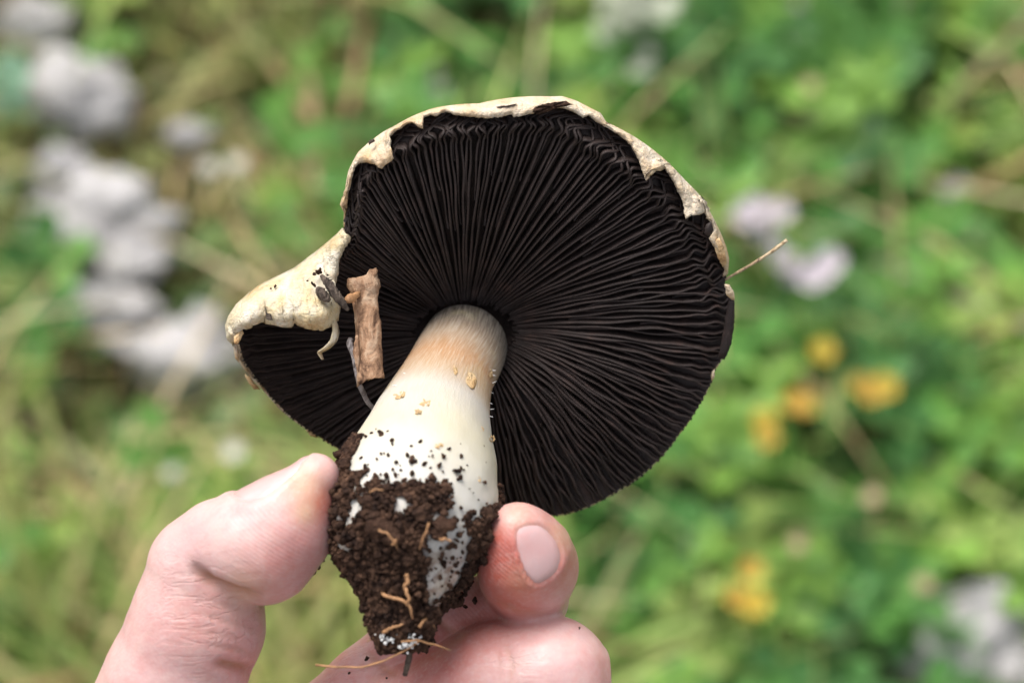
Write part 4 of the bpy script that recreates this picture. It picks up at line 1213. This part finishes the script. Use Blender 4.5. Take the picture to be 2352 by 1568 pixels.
# grey-green downy plant behind the cap
def downy(x0, y0, x1, y1, n, label, seed, size=0.009, col=(0.40, 0.45, 0.33), spread=0.0, h=0.10):
    r_ = np.random.default_rng(seed)
    base = ground_point(x1, y1, 0.0); e = empty('downy_plant', base)
    meta(e, label, 'plant')
    top = ground_point(x0, y0, h)
    c = spline([base, (base + top) / 2 + np.array((0.006, 0, 0.01)), top], 16)
    v, f = tube(c, 0.0016, 6); mk('stalk', v, f, MAT['leaf'], e, world=True, cols=np.tile((0.26, 0.28, 0.20), (len(v), 1)))
    for k in range(n):
        p = c[int(r_.integers(2, 16))] + r_.normal(0, 1, 3) * np.array((spread, spread, spread * 0.5))
        a = r_.uniform(0, 6.28); L = size * r_.uniform(1.0, 2.2)
        d = np.array((math.cos(a), math.sin(a), r_.uniform(0.1, 0.6))); s = np.array((-math.sin(a), math.cos(a), 0))
        u = np.linspace(0, 1, 6); w = np.array([0.1, 0.3, 0.42, 0.4, 0.28, 0.05]) * L
        ct = p + d * (u * L)[:, None] - np.array((0, 0, 1)) * (0.3 * L * u ** 2)[:, None]
        v = np.concatenate([ct - s * w[:, None], ct + s * w[:, None]])
        mk('leaf', v, [(i, i + 1, 7 + i, 6 + i) for i in range(5)], MAT['leaf'], e, world=True, cols=np.tile(np.array(col) * r_.uniform(0.7, 1.15), (12, 1)))
downy(1450, -30, 1480, 250, 90, 'tall pale grey-green downy plant rising behind the top of the cap', 1, 0.0068, (0.50, 0.53, 0.42), 0.008, 0.12)
downy(1410, 20, 1425, 160, 30, 'smaller grey-green downy shoot beside the tall downy plant', 2, 0.006, (0.48, 0.51, 0.40), 0.006, 0.11)
downy(1505, 160, 1500, 240, 16, 'low whitish downy shoot just over the cap rim', 3, 0.006, (0.54, 0.56, 0.46), 0.004, 0.09)
downy(8, 180, 5, 300, 14, 'blue-green broad-leaved shoot beside the bluish grey rock', 5, 0.007, (0.15, 0.31, 0.19), 0.004)
downy(2150, 1420, 2190, 1530, 20, 'small green sprig hanging over the large lavender-grey rock', 6, 0.0055, (0.09, 0.24, 0.06), 0.006, 0.09)

# long dry stalks
for (pts, w, col, lab) in [
    ([(2085, 315, 0.02), (2200, 215, 0.06), (2352, 60, 0.09), (2500, -90, 0.1)], 0.0030, (0.40, 0.33, 0.19), 'long tan grass stalk slanting up from a bright leaf clump'),
    ([(2150, 470, 0.02), (2250, 430, 0.05), (2352, 375, 0.07), (2480, 300, 0.08)], 0.0038, (0.46, 0.33, 0.16), 'thick golden dry stalk beside the small pale rock'),
    ([(1985, 600, 0.03), (2100, 640, 0.05), (2352, 745, 0.06), (2520, 815, 0.06)], 0.0036, (0.44, 0.42, 0.34), 'pale grey bent stalk lying over the grass'),
    ([(2080, 670, 0.02), (2200, 750, 0.03), (2330, 840, 0.04), (2450, 920, 0.04)], 0.0026, (0.36, 0.36, 0.24), 'thinner greyish stalk parallel to the pale bent one'),
    ([(2035, 320, 0.01), (2050, 180, 0.04), (2075, 0, 0.08), (2095, -120, 0.1)], 0.0022, (0.36, 0.35, 0.24), 'slender pale upright stalk in the olive grass'),
    ([(1560, 380, 0.02), (1530, 300, 0.05), (1500, 220, 0.08)], 0.0032, (0.40, 0.33, 0.20), 'short tan stalk just past the cap rim under the downy plant'),
    ([(1605, 440, 0.02), (1620, 370, 0.03), (1680, 330, 0.03)], 0.0022, (0.36, 0.36, 0.28), 'curved grey blade bowing over dark soil near the cap'),
    ([(30, 900, 0.02), (160, 1030, 0.05), (280, 1150, 0.08)], 0.0030, (0.34, 0.33, 0.20), 'grey-green stalk leaning across the grass below the flat slab'),
    ([(0, 740, 0.02), (90, 900, 0.06), (150, 1080, 0.09)], 0.0034, (0.24, 0.27, 0.09), 'broad yellow-green blade arching over the grass at the meadow edge'),
    ([(690, 60, 0.02), (715, 200, 0.05), (720, 440, 0.09)], 0.0030, (0.42, 0.30, 0.18), 'tan dry stalk standing in the straw-coloured patch'),
    ([(860, 0, 0.02), (830, 120, 0.05), (800, 260, 0.08)], 0.0030, (0.42, 0.27, 0.16), 'reddish tan dry stalk in the straw-coloured patch'),
    ([(520, 360, 0.02), (550, 430, 0.04), (590, 500, 0.06)], 0.0024, (0.36, 0.36, 0.20), 'thin pale stalk lying in the olive grass between rock and cap')]:
    c = spline([ground_point(*p) for p in pts], 24)
    v, f = tube(c, w * np.interp(np.linspace(0, 1, 24), [0, 1], [1.0, 0.7]), 7)
    o = mk('dry_stalk', v, f, MAT['leaf'], world=True, cols=np.tile(col, (len(v), 1)))
    meta(o, lab, 'stalk', 'long stalks in the meadow')
